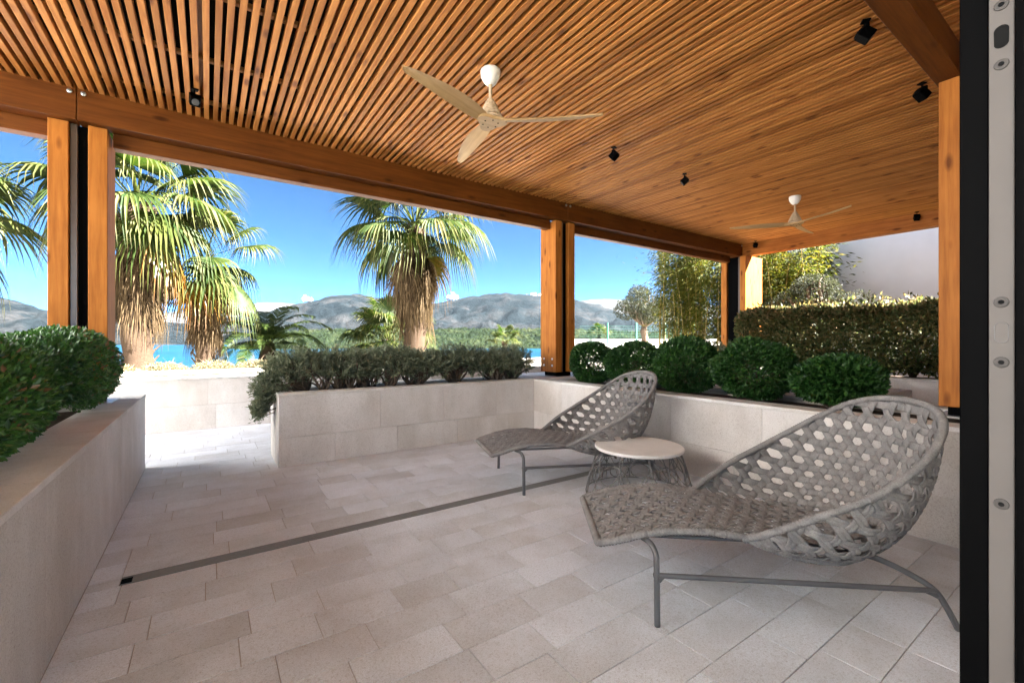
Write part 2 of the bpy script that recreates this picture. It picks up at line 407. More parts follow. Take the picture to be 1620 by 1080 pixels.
# middle planter
pm = empty('planter', (0, 0, 0), 0, 'low pale stone planter with grey green hedge between passage and timber post', 'planter')
MB().box(.62, 3.868, 5.12, 5.28, -.05, H-.03).build('core', M['core'], pm); MB().box(.62, 3.868, 5.66, 5.80, -.05, H-.03).build('core', M['core'], pm); MB().box(.62, .76, 5.282, 5.658, -.05, H-.03).build('core', M['core'], pm)
MB().box(.762, 4.2, 5.282, 5.658, -.05, H-.06).build('soil', M['soil'], pm)
clad(pm, 'y', 5.12, .60, 3.888, 0, H-.03, -1, (.30,), 5); clad(pm, 'x', .62, 5.122, 5.80, 0, H-.03, -1, (), 6)
coping(pm, .59, 3.875, 5.09, 5.285, H-.03, 'x', .03, 7); coping(pm, .59, 4.2, 5.655, 5.83, H-.03, 'x', .03, 8); coping(pm, .59, .765, 5.287, 5.653, H-.03, 'y', .03, 9)
# right planter (face x=3.89)
pr = empty('planter', (0, 0, 0), 0, 'long low stone planter wall with the row of clipped round boxwoods behind loungers', 'planter')
MB().box(3.91, 4.08, .05, 5.60, -.05, H-.03).build('core', M['core'], pr); MB().box(4.86, 4.96, .05, 5.0, -.05, H-.03).build('core', M['core'], pr)
MB().box(4.082, 4.858, .05, 5.0, -.05, H-.07).build('soil', M['soil'], pr); MB().box(4.082, 5.1, 5.002, 5.65, -.05, H-.03).build('core', M['core'], pr)
clad(pr, 'x', 3.91, .05, 5.10, 0, H-.03, -1, (.30,), 10)
coping(pr, 3.88, 4.095, .05, 5.003, H-.03, 'y', .03, 11); coping(pr, 4.845, 4.97, .05, 5.003, H-.03, 'y', .03, 12); coping(pr, 3.88, 5.12, 5.005, 5.64, H-.03, 'x', .03, 13)
# low boundary wall
pb = empty('boundary_wall', (0, 0, 0), 0, 'low pale stone boundary wall in front of the palms and dry shrubs', 'wall')
MB().box(-7, 8.2, 8.02, 8.20, -.05, .745).build('core', M['core'], pb)
clad(pb, 'y', 8.02, -4.6, 3.6, 0, .745, -1, (.36,), 14); coping(pb, -4.6, 5, 7.98, 8.32, .745, 'x', .03, 15)
coping(pb, -4.6, 5, 8.42, 8.62, .80, 'x', .05, 16); MB().box(-7, 8.2, 8.45, 8.6, .3, .80).build('core', M['core'], pb)
# hedge wall on the right
ph = empty('planter', (0, 0, 0), 0, 'stone planter wall under the tall glossy hedge at the courtyard edge', 'planter')
MB().box(8.42, 8.58, -1, 4.9, -.1, H-.03).build('core', M['core'], ph); MB().box(8.582, 9.9, -1, 4.9, -.1, H-.06).build('soil', M['soil'], ph)
clad(ph, 'x', 8.42, -1, 4.9, 0, H-.03, -1, (), 17); coping(ph, 8.39, 8.62, -1, 4.9, H-.03, 'y', .03, 18)
# gravel bed between
M['gravel'] = simple('white_gravel', (.62, .6, .6), .9, .2, var=.35, scale=45, bump=1.0)
gv = MB().box(4.972, 8.398, 2.0, 7.95, -.1, .60).build('gravel_bed', M['gravel']); tag(gv, 'white gravel bed behind the boxwood planter', kind='structure')
pv = MB().box(4.972, 8.398, -1, 1.998, -.1, -.02).build('side_path', M['gravel']); tag(pv, 'pale gravel side path between planter walls', kind='structure')
pc = np.column_stack([rng.uniform(5.0, 8.35, 5200), rng.uniform(2.05, 5.4, 5200), np.full(5200, .6)])
def pebbles(name, P, r0, r1, mat):
    n = len(P); base = np.array([(1,0,0),(-1,0,0),(0,1,0),(0,-1,0),(0,0,.7),(0,0,-.7)], float)
    R = rng.uniform(r0, r1, (n,1,1)); j = 1+rng.uniform(-.3, .3, (n,6,3)); V = base[None]*R*j+P[:,None,:]
    fs = np.array([(0,2,4),(2,1,4),(1,3,4),(3,0,4),(2,0,5),(1,2,5),(3,1,5),(0,3,5)])
    Q = (fs[None]+6*np.arange(n)[:,None,None]).reshape(-1, 3)
    return quads_mesh(name, V.reshape(-1, 3), Q, mat)
tag(link('gravel', pebbles('gravel', pc, .012, .03, M['gravel'])), 'loose white pebbles on the gravel bed', 'gravel', kind='stuff')
def boulder(name, c, r, mat, seed, sq=(1,1,.7)):
    import bmesh
    b = bmesh.new(); bmesh.ops.create_icosphere(b, subdivisions=3, radius=1)
    rr = np.random.default_rng(seed); ph = rr.uniform(0, 6, 6)
    for v in b.verts:
        p = v.co; k = 1+.12*math.sin(2.3*p.x+ph[0])+.1*math.sin(3.1*p.y+ph[1])+.08*math.sin(4.2*p.z+ph[2])+.05*math.sin(7*p.x+5*p.y+ph[3])
        v.co = Vector((p.x*sq[0], p.y*sq[1], p.z*sq[2]))*k*r
    me = bpy.data.meshes.new(name); b.to_mesh(me); b.free(); me.polygons.foreach_set('use_smooth', [True]*len(me.polygons)); me.materials.append(mat)
    return link(name, me, None, c)
tag(boulder('boulder', (7.0, 2.28, .76), .26, M['coping'], 5), 'rounded white boulder on the gravel before the glossy hedge', 'boulder')
# ------------------------------------------------------------------ pergola
pg = empty('pergola', (0, 0, 0), 0, 'timber pergola with close slatted ceiling, deep beams and paired posts', 'pergola')
ZB, ZS = 3.15, 3.405            # underside of main beam, underside of slats
def wb(name, x0, x1, y0, y1, z0, z1, m, par=pg, c=.004): return MB().box(x0, x1, y0, y1, z0, z1, c).build(name, M[m], par)
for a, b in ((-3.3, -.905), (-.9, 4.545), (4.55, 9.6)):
    bm_ = wb('beam', a, b, 5.10, 5.26, ZB, ZS+.12, 'wx_shaded')
    for e in ((a+.04), (b-.04)):
        MB().lathe([(.018, 0), (.018, .008), (.01, .012)], 10).build('bolt', M['steel'], bm_, loc=(e, 5.099, ZS-.03), rot=(rad(90), 0, 0))
for a, b in ((-3.3, -1.095), (-.70, 4.345), (4.76, 9.42)): wb('outer_beam', a, b, 5.28, 5.40, ZB-.12, ZS+.12, 'wx_shaded')
wb('beam', 9.6, 9.78, -2, 5.53, ZB, ZS+.12, 'wy'); wb('beam', -3.3, 9.598, .78, .92, ZB+.04, ZS-.001, 'wx_shaded')
# ceiling slats
P_S = .0665; n_s = int((9.58+2.75)/P_S)
slat_me = [MB().box(-.019, .019, -.05, 5.098, 0, .058, .0025).mesh('slat', M['slat']) for _ in range(1)]
for k in range(n_s):
    x = 9.565-P_S*k
    link('slat', slat_me[0], pg, (x+random.uniform(-.0025, .0025), 0, ZS+random.uniform(0, .003)), (0, 0, random.uniform(-.0006, .0006)))
for yb in (.25, 1.0, 1.77, 2.56, 3.36, 4.17, 4.9): wb('batten', -3.3, 9.59, yb-.02, yb+.02, ZS+.063, ZS+.095, 'batten')
for k in range(17):
    xr = 9.3-.78*k; wb('rafter', xr-.035, xr+.035, -.05, 5.098, ZS+.098, ZS+.24, 'wy')
MB().box(-3.35, 9.82, -4.55, 5.52, ZS+.245, ZS+.30).build('roof_deck', M['roof'], pg)
MB().box(-3.4, 9.86, -4.6, 5.57, ZS+.302, ZS+.36).build('roof_edge', M['black'], pg)
MB().box(-3.3, 9.78, 5.405, 5.50, ZS+.06, ZS+.24).build('fascia', M['wx_shaded'], pg)
def post(x0, x1, y0, y1, z0=.83, zt=ZB, along='x', tw=.125, bolts=()):
    e = empty('post', ((x0+x1)/2, (y0+y1)/2, z0)); e.parent = pg
    cx, cy = (x0+x1)/2, (y0+y1)/2
    def q(name, a0, a1, b0, b1, c0, c1, m, ch=.004): return MB().box(a0-cx, a1-cx, b0-cy, b1-cy, c0-z0, c1-z0, ch).build(name, M[m], e)
    if along == 'x':
        q('timber', x0, x0+tw, y0, y1, z0, zt-.002, 'wz'); q('timber', x1-tw, x1, y0, y1, z0, zt-.002, 'wz')
        q('guide_channel', x0+tw+.002, x1-tw-.002, y0+.07, y1-.05, z0, zt-.003, 'black')
        q('guide_rail', x0+tw+.004, x0+tw+.05, y0+.03, y0+.068, z0, zt-.004, 'rail')
    else:
        q('timber', x0, x1, y0, y0+tw, z0, zt-.002, 'wz'); q('timber', x0, x1, y1-tw, y1, z0, zt-.002, 'wz')
        q('guide_channel', x0+.06, x1-.05, y0+tw+.002, y1-tw-.002, z0, zt-.003, 'black')
        q('guide_rail', x0+.02, x0+.058, y0+tw+.004, y0+tw+.05, z0, zt-.004, 'rail')
    q('base_shoe', x0+.05, x1-.05, y0+.04, y1-.04, H+.006, z0-.001, 'black', .003); q('base_plate', x0-.03, x1+.03, y0-.01, y1+.02, H+.0005, H+.0055, 'steel', .001)
    for fx, fy, fz, nx in bolts:
        MB().lathe([(.017, 0), (.017, .008), (.009, .013)], 12).build('bolt', M['steel'], e, loc=(fx-cx, fy-cy, fz-z0), rot=(rad(90), 0, 0) if nx == 'y' else (0, rad(-90), 0))
    return e
M['rail'] = simple('guide_rail', (.10, .075, .06), .28, .6, .3)
post(-1.09, -.72, 5.17, 5.56)
post(4.36, 4.75, 5.17, 5.54, bolts=[(4.359, 5.25, z, 'x') for z in (.93, 1.03)]+[(4.359, 5.45, z, 'x') for z in (.93, 1.03)])
post(9.5, 10.2, 4.98, 5.53, along='y')
post(4.40, 4.80, .50, .90, zt=ZB+.04)
MB().box(9.45, 10.25, 4.93, 5.58, -.1, H).build('post_plinth', M['core'], pg)
MB().box(-1.2, -.62, 5.10, 5.60, H+.0002, H+.0004).build('post_plinth', M['coping'], pg)
# pebbles round the near post foot
# ------------------------------------------------------------------ house behind, sliding door
M['tilef'] = simple('room_floor_stone', (.62, .57, .51), .6, .3); M['paleg'] = simple('bounce_paving', (.58, .575, .565), .8, .2, var=.1, scale=4)
M['lawn'] = simple('lawn_grass', (.035, .055, .015), .9, .1, var=.3, scale=9)
M['plasterw'] = simple('bounce_white_plaster', (.80, .80, .80), .85, .2, var=.03, scale=6)
M['oak'] = wood('room_floor_oak', 0, (.30, .27, .23), (.24, .21, .17), .5, False)
hs = empty('house', (0, -3, 0), 0, 'pale plastered house wall with wide door opening onto terrace', 'house')
def hb(name, x0, x1, y0, y1, z0, z1, m): return MB().box(x0, x1, y0+3, y1+3, z0, z1).build(name, M[m], hs)
RB = -4.5                       # rear edge of the house roof; rear side left open to bring added bounce light in
for xc in (-3.2, 2.45, 6.4, 10.2, 13.8):
    hb('column', xc-.14, xc+.14, -.35, -.07, -.1, ZS-.02, 'plaster'); hb('column', xc-.14, xc+.14, RB+.15, RB+.4, -.1, ZS-.02, 'plaster')
hb('lintel', -3.34, 14, -.33, -.09, 3.0, ZS-.02, 'plaster')
hb('lintel', -3.34, 14, RB+.17, RB+.38, 3.0, ZS-.02, 'plaster')
hb('ceiling', -3.34, 14, RB+.38, -.33, 3.1, 3.2, 'white'); hb('unseen_room_floor', -3.34, 14, RB-.3, .0, -.1, -.003, 'oak')  # unseen open room, put in to carry light under the roof
hb('wall', 2.6, 13.64, -.30, -.12, -.1, 2.998, 'plaster')
hb('added_bounce_wall', -9.0, -5.4, .2, 8.6, -.1, 7.4, 'plasterw'); hb('added_bounce_wall_cap', -9.1, -5.25, .1, 8.7, 7.402, 7.6, 'white')  # unseen white wing, added to reflect sunlight onto the terrace
hb('roof', 9.88, 14.2, RB-.1, -.04, ZS+.02, ZS+.36, 'core')
tag(MB().box(-12, 16, RB-.8, RB-.302, -.099, -.02).build('added_rear_paving', M['paleg']), 'unseen pale paved strip added behind the house to bounce light', kind='structure')  # added sunlit strip, bounces light in from behind
tag(MB().box(-14, -3.42, RB-.3, 7.9, -.099, -.021).build('added_side_paving', M['paleg']), 'unseen pale paving added beside the pergola to bounce light', kind='structure')  # added sunlit paving, bounces light in from the left
tag(MB().box(-40, 40, -40, RB-.802, -.099, -.03).build('added_rear_lawn', M['lawn']), 'unseen dark lawn added behind the house to limit bounce light', kind='structure')  # added dark ground, keeps rear bounce off the beam faces
dx = .85
sdoor = empty('sliding_door', (dx, .05, 0), 0, 'black framed sliding glass door with bare aluminium closing edge', 'door')
def db(name, x0, x1, y0, y1, z0, z1, m, c=.0015, par=sdoor): return MB().box(x0-dx, x1-dx, y0-.05, y1-.05, z0, z1, c).build(name, M[m], par)
db('stile', dx+.004, dx+.09, .1255, .1535, .02, 2.62, 'black'); st = db('closing_edge', dx, dx+.05, .1022, .1250, .02, 2.62, 'alu', .0008)
db('stile', dx-.004, dx+.09, .055, .1018, .02, 2.62, 'black'); db('gasket', dx-.007, dx-.0042, .0925, .0965, .02, 2.62, 'gasket0' if 'gasket0' in M else 'black', 0)
db('rail', dx+.092, 2.25, .06, .15, .02, .10, 'black'); db('rail', dx+.092, 2.25, .06, .15, 2.54, 2.62, 'black'); db('stile', 2.252, 2.30, .06, .15, .02, 2.62, 'black')
g = NT('door_glass'); g.p.inputs['Transmission Weight'].default_value = 1; g.p.inputs['IOR'].default_value = 1.45; g.base((.9, .95, .95)); M['glass'] = g.set(.02, .5)
db('pane', dx+.092, 2.25, .102, .108, .1, 2.54, 'glass', 0); db('track', -1.9, 2.3, .04, .17, -.02, .0185, 'black', .001)
M['screwm'] = simple('dull_screw', (.05, .045, .042), .6, .2, 0); M['hole'] = simple('dark_hole', (.006, .006, .006), .9, .1)
ys = .1136-.05; dep_ = .566*dx+.824*.1136
def vz(v): return EYE-(v-540)/700*dep_
for v in (8, 102, 478, 573, 797):
    s = MB().lathe([(.0072, 0), (.0066, .0012), (.004, .0016)], 16).build('screw', M['screwm'], st, loc=(-.0003, ys, vz(v)), rot=(0, rad(-90), 0))
    MB().lathe([(.0030, 0), (.0028, .0006)], 8).build('screw_recess', M['hole'], st, loc=(-.0021, ys, vz(v)), rot=(0, rad(-90), 0))
def slot(v0, v1, w, mat, ring=False):
    zt, zb = vz(v0), vz(v1); m = MB(); pts = []
    for k in range(24):
        t = 2*math.pi*k/24; c, s = math.cos(t), math.sin(t); pts.append((-.0006, ys+w*c, (zt-w if s >= 0 else zb+w)+w*s))
    if ring: pts.append(pts[0]); m.tube([(p[0]+.0004, p[1], p[2]) for p in pts], .0005, 5, False)
    else: m.add(pts+[(p[0]+.0004, p[1], p[2]) for p in pts], [tuple(range(24))]+[(i, (i+1) % 24, 24+(i+1) % 24, 24+i) for i in range(24)])
    m.build('keyhole_slot', mat, st)
slot(40, 76, .0068, M['hole']); slot(510, 542, .0062, M['wire'], True)
# ------------------------------------------------------------------ ceiling fans
def make_fan():
    r = empty('ceiling_fan')
    MB().lathe([(.075, 0), (.078, -.012), (.072, -.055), (.05, -.095), (.032, -.112)], 28).build('canopy', M['white'], r, True, loc=(0, 0, ZS-.001))
    smooth_angle(MB().lathe([(.013, 0), (.013, -.14), (.024, -.145), (.026, -.16)], 14).build('downrod', M['fanwood'], r, loc=(0, 0, ZS-.11)))
    prof = [(.027, 0), (.032, -.02)]
    for k in range(6):
        q = .036+.0095*k; z = -.022-.019*k; prof += [(q, z), (q+.009, z-.005), (q+.009, z-.014), (q+.002, z-.017)]
    prof += [(.108, -.150), (.106, -.165)]
    smooth_angle(MB().lathe([(a*.92, b) for a, b in prof], 30).build('motor_housing', M['fanwood'], r, loc=(0, 0, ZS-.225)), 25)
    ang = [math.radians(a) for a in (199.7, 319.7, 79.7)]
    hub = MB(); n = 48; pts = []
    for k in range(n):
        t = 2*math.pi*k/n; q = .082+.05*max(0, max(math.cos(t-a) for a in ang))**6; pts.append((q*math.cos(t), q*math.sin(t)))
    hub.add([(x, y, .012) for x, y in pts]+[(x, y, -.012) for x, y in pts], [tuple(range(n)), tuple(range(2*n-1, n-1, -1))]+[(i, n+i, n+(i+1) % n, (i+1) % n) for i in range(n)])
    hb_ = hub.build('hub', M['blade'], r, loc=(0, 0, ZS-.402))
    for k in range(6):
        t = k*math.pi/3+.3; MB().lathe([(.006, 0), (.006, -.004)], 8).build('screw', M['black'], hb_, loc=(.06*math.cos(t), .06*math.sin(t), -.0115))
    # blade: curved, twisted propeller plank
    ns, nw = 26, 7; V = []; Qs = []
    for i in range(ns):
        s = i/(ns-1); x = .075+.785*s
        w = .040+.026*math.sin(math.pi*min(1, s*1.05)**.8)-.012*s**2
        if s > .9: w *= math.sqrt(max(.02, 1-((s-.9)/.1)**2))
        bend = .022*math.sin(math.pi*s)-.015*s; tw = rad(20-8*s)
        for side in (1, -1):
            for j in range(nw):
                c = -1+2*j/(nw-1); yy = c*w; th = .009*(1-c*c)**.5*(1-.5*s)+.001
                z0 = side*th+.012*(1-c*c); V.append((x, bend+yy*math.cos(tw)-z0*math.sin(tw), yy*math.sin(tw)+z0*math.cos(tw)))
    m = MB(); fs = []
    for i in range(ns-1):
        a, b = i*2*nw, (i+1)*2*nw
        for j in range(nw-1):
            fs.append((a+j, b+j, b+j+1, a+j+1)); fs.append((a+nw+j, a+nw+j+1, b+nw+j+1, b+nw+j))
        fs.append((a, a+nw, b+nw, b)); fs.append((a+nw-1, b+nw-1, b+2*nw-1, a+2*nw-1))
    fs.append(tuple(range(nw))+tuple(range(2*nw-1, nw-1, -1))); e = (ns-1)*2*nw; fs.append(tuple(e+k for k in range(nw))+tuple(e+k for k in range(2*nw-1, nw-1, -1)))
    m.add(V, fs); me = m.mesh('blade', M['blade'], True)
    try: me.set_sharp_from_angle(angle=rad(60))
    except Exception: pass
    for a in ang: link('blade', me, r, (0, 0, ZS-.40), (0, 0, a))
    return r
fan = make_fan(); fan.location = (1.81, 2.93, 0); tag(fan, 'three bladed pale wood ceiling fan above the open floor and drain', 'ceiling fan', 'ceiling fans')
f2 = copy_tree(fan); f2.location = (7.03, 2.97, 0); f2['label'] = 'three bladed pale wood ceiling fan over the gravel bed by the hedge'
f2.rotation_euler = (0, 0, rad(48.5))
# ------------------------------------------------------------------ spotlights
M['lens'] = simple('lamp_lens', (.10, .11, .12), .2, .8, .2)
def make_spot():
    r = empty('spotlight')
    MB().box(-.03, .03, -.03, .03, -.012, 0, .002).build('mount', M['black'], r); MB().tube([(0, 0, -.01), (0, 0, -.05)], .007, 8).build('stem', M['black'], r)
    br = MB().box(-.05, .05, -.012, .012, -.056, -.05).box(-.05, -.046, -.012, .012, -.11, -.0562).box(.046, .05, -.012, .012, -.11, -.0562); br.build('bracket', M['black'], r)
    b = MB().box(-.045, .045, -.045, .045, -.05, .05, .005); bo = b.build('lamp_body', M['black'], r, loc=(0, 0, -.118), rot=(rad(-50), 0, 0))
    ln = MB().lathe([(.034, 0), (.032, -.004)], 20).build('lens', M['lens'], bo, loc=(0, 0, -.0495))
    fins = MB()
    for k in range(5): fins.box(-.04, .04, -.038+.017*k, -.034+.017*k, .049, .062)
    fins.build('cooling_fins', M['black'], bo)
    return r
sp = make_spot()
SPOTS = [(-.09, 4.55, 10, 'black square spotlight hanging from the slats beside the long beam'), (3.63, 3.33, 200, 'black spotlight on the ceiling slats over the far lounger'), (4.93, 3.35, 215, 'black spotlight on the ceiling slats above the boxwoods'),
    (3.56, 1.08, 35, 'large looking black spotlight beside the house side beam above near lounger'), (4.80, 1.08, 60, 'black spotlight beside the house side beam near the orange post'),
    (9.5, 2.2, 120, 'small black spotlight against the end beam above the hedge'), (9.45, 4.75, 140, 'small black spotlight in the corner where end beam meets long beam')]
for i, (x, y, a, lb) in enumerate(SPOTS):
    o = sp if i == 0 else copy_tree(sp); o.location = (x, y, ZS); o.rotation_euler = (0, 0, rad(a)); o.scale = (.8, .8, .8); tag(o, lb, 'spotlight', 'spotlights under the slatted ceiling')
# ------------------------------------------------------------------ woven loungers
def weave(mapfn, inside, bnd, d, w, th, hh, step=.011):
    VV = []; QQ = []; base = 0; p0, p1, q0, q1 = bnd; T = math.hypot(p1-p0, q1-q0); c0 = np.array([(p0+p1)/2, (q0+q1)/2])
    ns = [np.array([math.cos(a), math.sin(a)]) for a in (math.pi/2, math.pi/2+2*math.pi/3, math.pi/2+4*math.pi/3)]
    sec = [(-.5, 0), (-.42, .5), (-.07, .45), (0, .1), (.07, .45), (.42, .5), (.5, 0), (.42, -.5), (-.42, -.5)]; K = len(sec)
    for k in range(3):
        n = ns[k]; e = np.array([-n[1], n[0]]); n1 = ns[(k+1) % 3]; n2 = ns[(k+2) % 3]
        for m in range(int(-T/d)-2, int(T/d)+3):
            for dbl in (0,):
                c = (m+.5)*d+dbl*(w*.53)
                tau = np.arange(-T, T, step); pq = n[None]*c+e[None]*tau[:, None]
                ok = inside(pq[:, 0], pq[:, 1])
                if ok.sum() < 3: continue
                idx = np.where(ok)[0]; runs = np.split(idx, np.where(np.diff(idx) > 1)[0]+1)
                for r in runs:
                    if len(r) < 3: continue
                    p, q = pq[r, 0], pq[r, 1]; ep = 1e-3
                    P = mapfn(p, q); N = np.cross(mapfn(p+ep, q)-P, mapfn(p, q+ep)-P); N /= np.maximum(np.linalg.norm(N, axis=1, keepdims=True), 1e-12)
                    f1 = np.cos(2*np.pi*((p*n1[0]+q*n1[1])/d-.5)); f2_ = np.cos(2*np.pi*((p*n2[0]+q*n2[1])/d-.5))
                    P = P+N*(hh*.5*(f1-f2_))[:, None]
                    Tn = np.gradient(P, axis=0); Tn /= np.maximum(np.linalg.norm(Tn, axis=1, keepdims=True), 1e-12)
                    S = np.cross(N, Tn); S /= np.maximum(np.linalg.norm(S, axis=1, keepdims=True), 1e-12); N2 = np.cross(Tn, S)
                    ring = np.stack([P+S*(a*w)+N2*(b*th) for a, b in sec], 1); L = len(r)
                    I = base+np.arange(L*K).reshape(L, K); J = np.roll(I, -1, axis=1)
                    QQ.append(np.stack([I[:-1], J[:-1], J[1:], I[1:]], -1).reshape(-1, 4)); VV.append(ring.reshape(-1, 3)); base += L*K
    return np.concatenate(VV), np.concatenate(QQ)
SEATZ = np.array([(-.02, .322), (0, .335), (.08, .358), (.18, .385), (.32, .408), (.5, .412), (.7, .388), (.9, .352), (1.1, .328), (1.28, .335), (1.45, .37)])
SEATW = np.array([(-.02, .30), (0, .312), (.05, .325), (.7, .33), (.9, .335), (1.02, .325), (1.15, .295), (1.28, .235), (1.37, .16), (1.42, .07), (1.44, 0)])
def seat_z(a, b): return np.interp(a, SEATZ[:, 0], SEATZ[:, 1])-.020*(1-np.clip(b/.33, -1, 1)**2)*np.interp(a, [0, .2, 1.2], [.2, 1, 1])
RIM = [(.66, .332, .365), (.72, .36, .392), (.80, .395, .436), (.955, .44, .52), (1.155, .468, .615), (1.36, .45, .735), (1.51, .39, .845), (1.61, .30, .925), (1.675, .16, .972), (1.69, 0, .985)]
BOT = [(.66, .332, .355), (.76, .338, .335), (.86, .338, .312), (.99, .33, .285), (1.13, .305, .262), (1.25, .26, .252), (1.35, .195, .252), (1.42, .12, .258), (1.455, .06, .262), (1.465, 0, .264)]
def make_lounger():
    r = empty('chaise_lounge')
    V, Q = weave(lambda p, q: np.stack([p, q, seat_z(p, q)], -1), lambda p, q: (p > .0) & (p < 1.43) & (np.abs(q) < np.interp(p, SEATW[:, 0], SEATW[:, 1])-.008), (0, 1.43, -.34, .34), .076, .042, .0065, .0062)
    link('woven_seat', quads_mesh('woven_seat', V, Q, M['rope'], True), r)
    n = 90; R_ = catmull(RIM, n); B_ = catmull(BOT, n)
    R_ = np.concatenate([R_*[1, -1, 1], R_[::-1][1:]]); B_ = np.concatenate([B_*[1, -1, 1], B_[::-1][1:]]); ss = np.linspace(-1, 1, len(R_))
    Hh = np.linalg.norm(R_-B_, axis=1); LP = 1.12
    mid = np.stack([np.interp(np.abs(ss), [0, .5, 1], [.06, .03, 0]), np.sign(ss)*np.interp(np.abs(ss), [0, .2, .6, 1], [0, .03, .045, .0]), np.interp(np.abs(ss), [0, .6, 1], [-.075, -.05, 0])], -1)
    def it(A, s): return np.stack([np.interp(s, ss, A[:, k]) for k in range(3)], -1)
    def mp(p, q):
        s = p/LP; t = q/np.maximum(np.interp(s, ss, Hh), 1e-4); t = t[:, None]
        return it(B_, s)*(1-t)+it(R_, s)*t+it(mid, s)*4*t*(1-t)
    V, Q = weave(mp, lambda p, q: (np.abs(p) < LP*.985) & (q > 0) & (q < np.interp(p/LP, ss, Hh)), (-LP, LP, 0, .8), .076, .041, .0065, .0062)
    link('woven_back', quads_mesh('woven_back', V, Q, M['rope'], True), r)
    def wrapped(pts, rad_, name):
        pts = np.asarray(pts); L = np.r_[0, np.cumsum(np.linalg.norm(np.diff(pts, axis=0), axis=1))]; m = int(L[-1]/.0048)
        s = np.linspace(0, L[-1], m); P = np.stack([np.interp(s, L, pts[:, k]) for k in range(3)], -1)
        rr = [rad_+(.0010 if i % 3 else -.0026)+.0007*math.sin(i*1.7) for i in range(m)]
        o = MB().tube([tuple(p) for p in P], rr, 10).build(name, M['rope'], r, True); return o
    wrapped(R_, .0178, 'back_rim')
    aa = np.linspace(.0, 1.44, 80); wv = np.interp(aa, SEATW[:, 0], SEATW[:, 1]); zz = np.interp(aa, SEATZ[:, 0], SEATZ[:, 1])
    low = np.interp(aa, [0, .66, .8, 1, 1.44], [0, -.012, -.045, -.066, -.095])
    side = np.stack([aa, wv, zz+low-.004], -1)
    fr = [(0, y, .331) for y in np.linspace(-.30, .30, 20)]
    loop = list(side[::-1]*[1, -1, 1])[:-1]+[(.003, -.309, .329)]+[tuple(p) for p in np.array(fr)+[-.012, 0, -.004]]+[(.003, .309, .329)]+list(side[1:])
    wrapped(np.array([tuple(p) for p in loop]), .0185, 'seat_rim')
    fb = MB()
    for s in (-1, 1):
        lg = catmull([(.20, s*.29, .352), (.228, s*.345, .345), (.240, s*.385, .315), (.240, s*.398, .27), (.239, s*.408, .14), (.238, s*.417, 0)], 22)
        MB().tube([tuple(p) for p in lg], .0135, 10).build('leg', M['frame'], r, True)
        lg = catmull([(1.24, s*.22, .262), (1.33, s*.27, .255), (1.43, s*.335, .215), (1.50, s*.378, .168), (1.545, s*.394, .09), (1.585, s*.404, 0)], 24)
        MB().tube([tuple(p) for p in lg], .0135, 10).build('leg', M['frame'], r, True)
        ba = catmull([(.248, s*.404, .200), (.268, s*.403, .219), (.32, s*.402, .222), (1.40, s*.385, .172), (1.46, s*.383, .166), (1.512, s*.384, .142)], 22)
        MB().tube([tuple(p) for p in ba], .0120, 10).build('side_bar', M['frame'], r, True)
    MB().tube([(.21, -.29, .352), (.21, .29, .352)], .012, 8).build('cross_bar', M['frame'], r, True); MB().tube([(1.25, -.22, .262), (1.25, .22, .262)], .012, 8).build('cross_bar', M['frame'], r, True)
    for s in (-1, 1):
        MB().tube([(.21, s*.27, .352), (.7, s*.27, .335), (1.25, s*.2, .25)], .010, 8).build('seat_bearer', M['frame'], r, True)
    return r
lg1 = make_lounger(); lg1.location = (1.748, 1.767, 0); lg1.rotation_euler = (0, 0, math.atan2(-.593, .805))
tag(lg1, 'grey woven strap chaise lounge beside the black sliding door edge', 'lounger', 'woven chaise lounges')
lg2 = copy_tree(lg1); lg2.location = (2.105, 3.498, 0); lg2.rotation_euler = (0, 0, math.atan2(-.3043, .9526))
lg2['label'] = 'grey woven strap chaise lounge standing over the drain by the corner post'
# ------------------------------------------------------------------ side table
tb = empty('side_table', (3.04, 2.51, 0), 0, 'round pale stone topped side table on looping grey wire base', 'side table')
tp = smooth_angle(MB().lathe([(.362, -.006), (.368, 0), (.368, .016), (.364, .021)], 64).build('table_top', M['ttop'], tb, loc=(0, 0, .392)), 30)
def cone(t, z): q = .445-(.445-.335)*(z/.388)**1.3; return (q*math.cos(t), q*math.sin(t), z)
for zz in (.006, .384):
    MB().tube([cone(2*math.pi*k/48, zz) for k in range(49)], .0052, 6, False).build('wire_ring', M['wire'], tb, True)
rw = random.Random(4)
for k in range(13):
    t0 = 2*math.pi*k/13+rw.uniform(-.1, .1); half = rw.uniform(.42, .6); hh = rw.choice([.386, .386, .30])
    MB().tube([cone(t0+half*math.cos(math.pi*j/22), .008+(hh-.008)*math.sin(math.pi*j/22)) for j in range(23)], .0042, 6).build('wire_loop', M['wire'], tb, True)
for k in range(11):
    t0 = 2*math.pi*k/11+rw.uniform(-.12, .12); half = rw.uniform(.16, .24)
    MB().tube([cone(t0+half*math.cos(2*math.pi*j/24), .008+(.11)*(1+math.sin(2*math.pi*j/24))*.62) for j in range(25)], .0042, 6, False).build('wire_loop', M['wire'], tb, True)
for k in range(10):
    t0 = 2*math.pi*k/10+rw.uniform(-.1, .1); half = rw.uniform(.3, .45)
    MB().tube([cone(t0+half*math.cos(math.pi*j/22), .386-.24*math.sin(math.pi*j/22)) for j in range(23)], .0042, 6).build('wire_loop', M['wire'], tb, True)
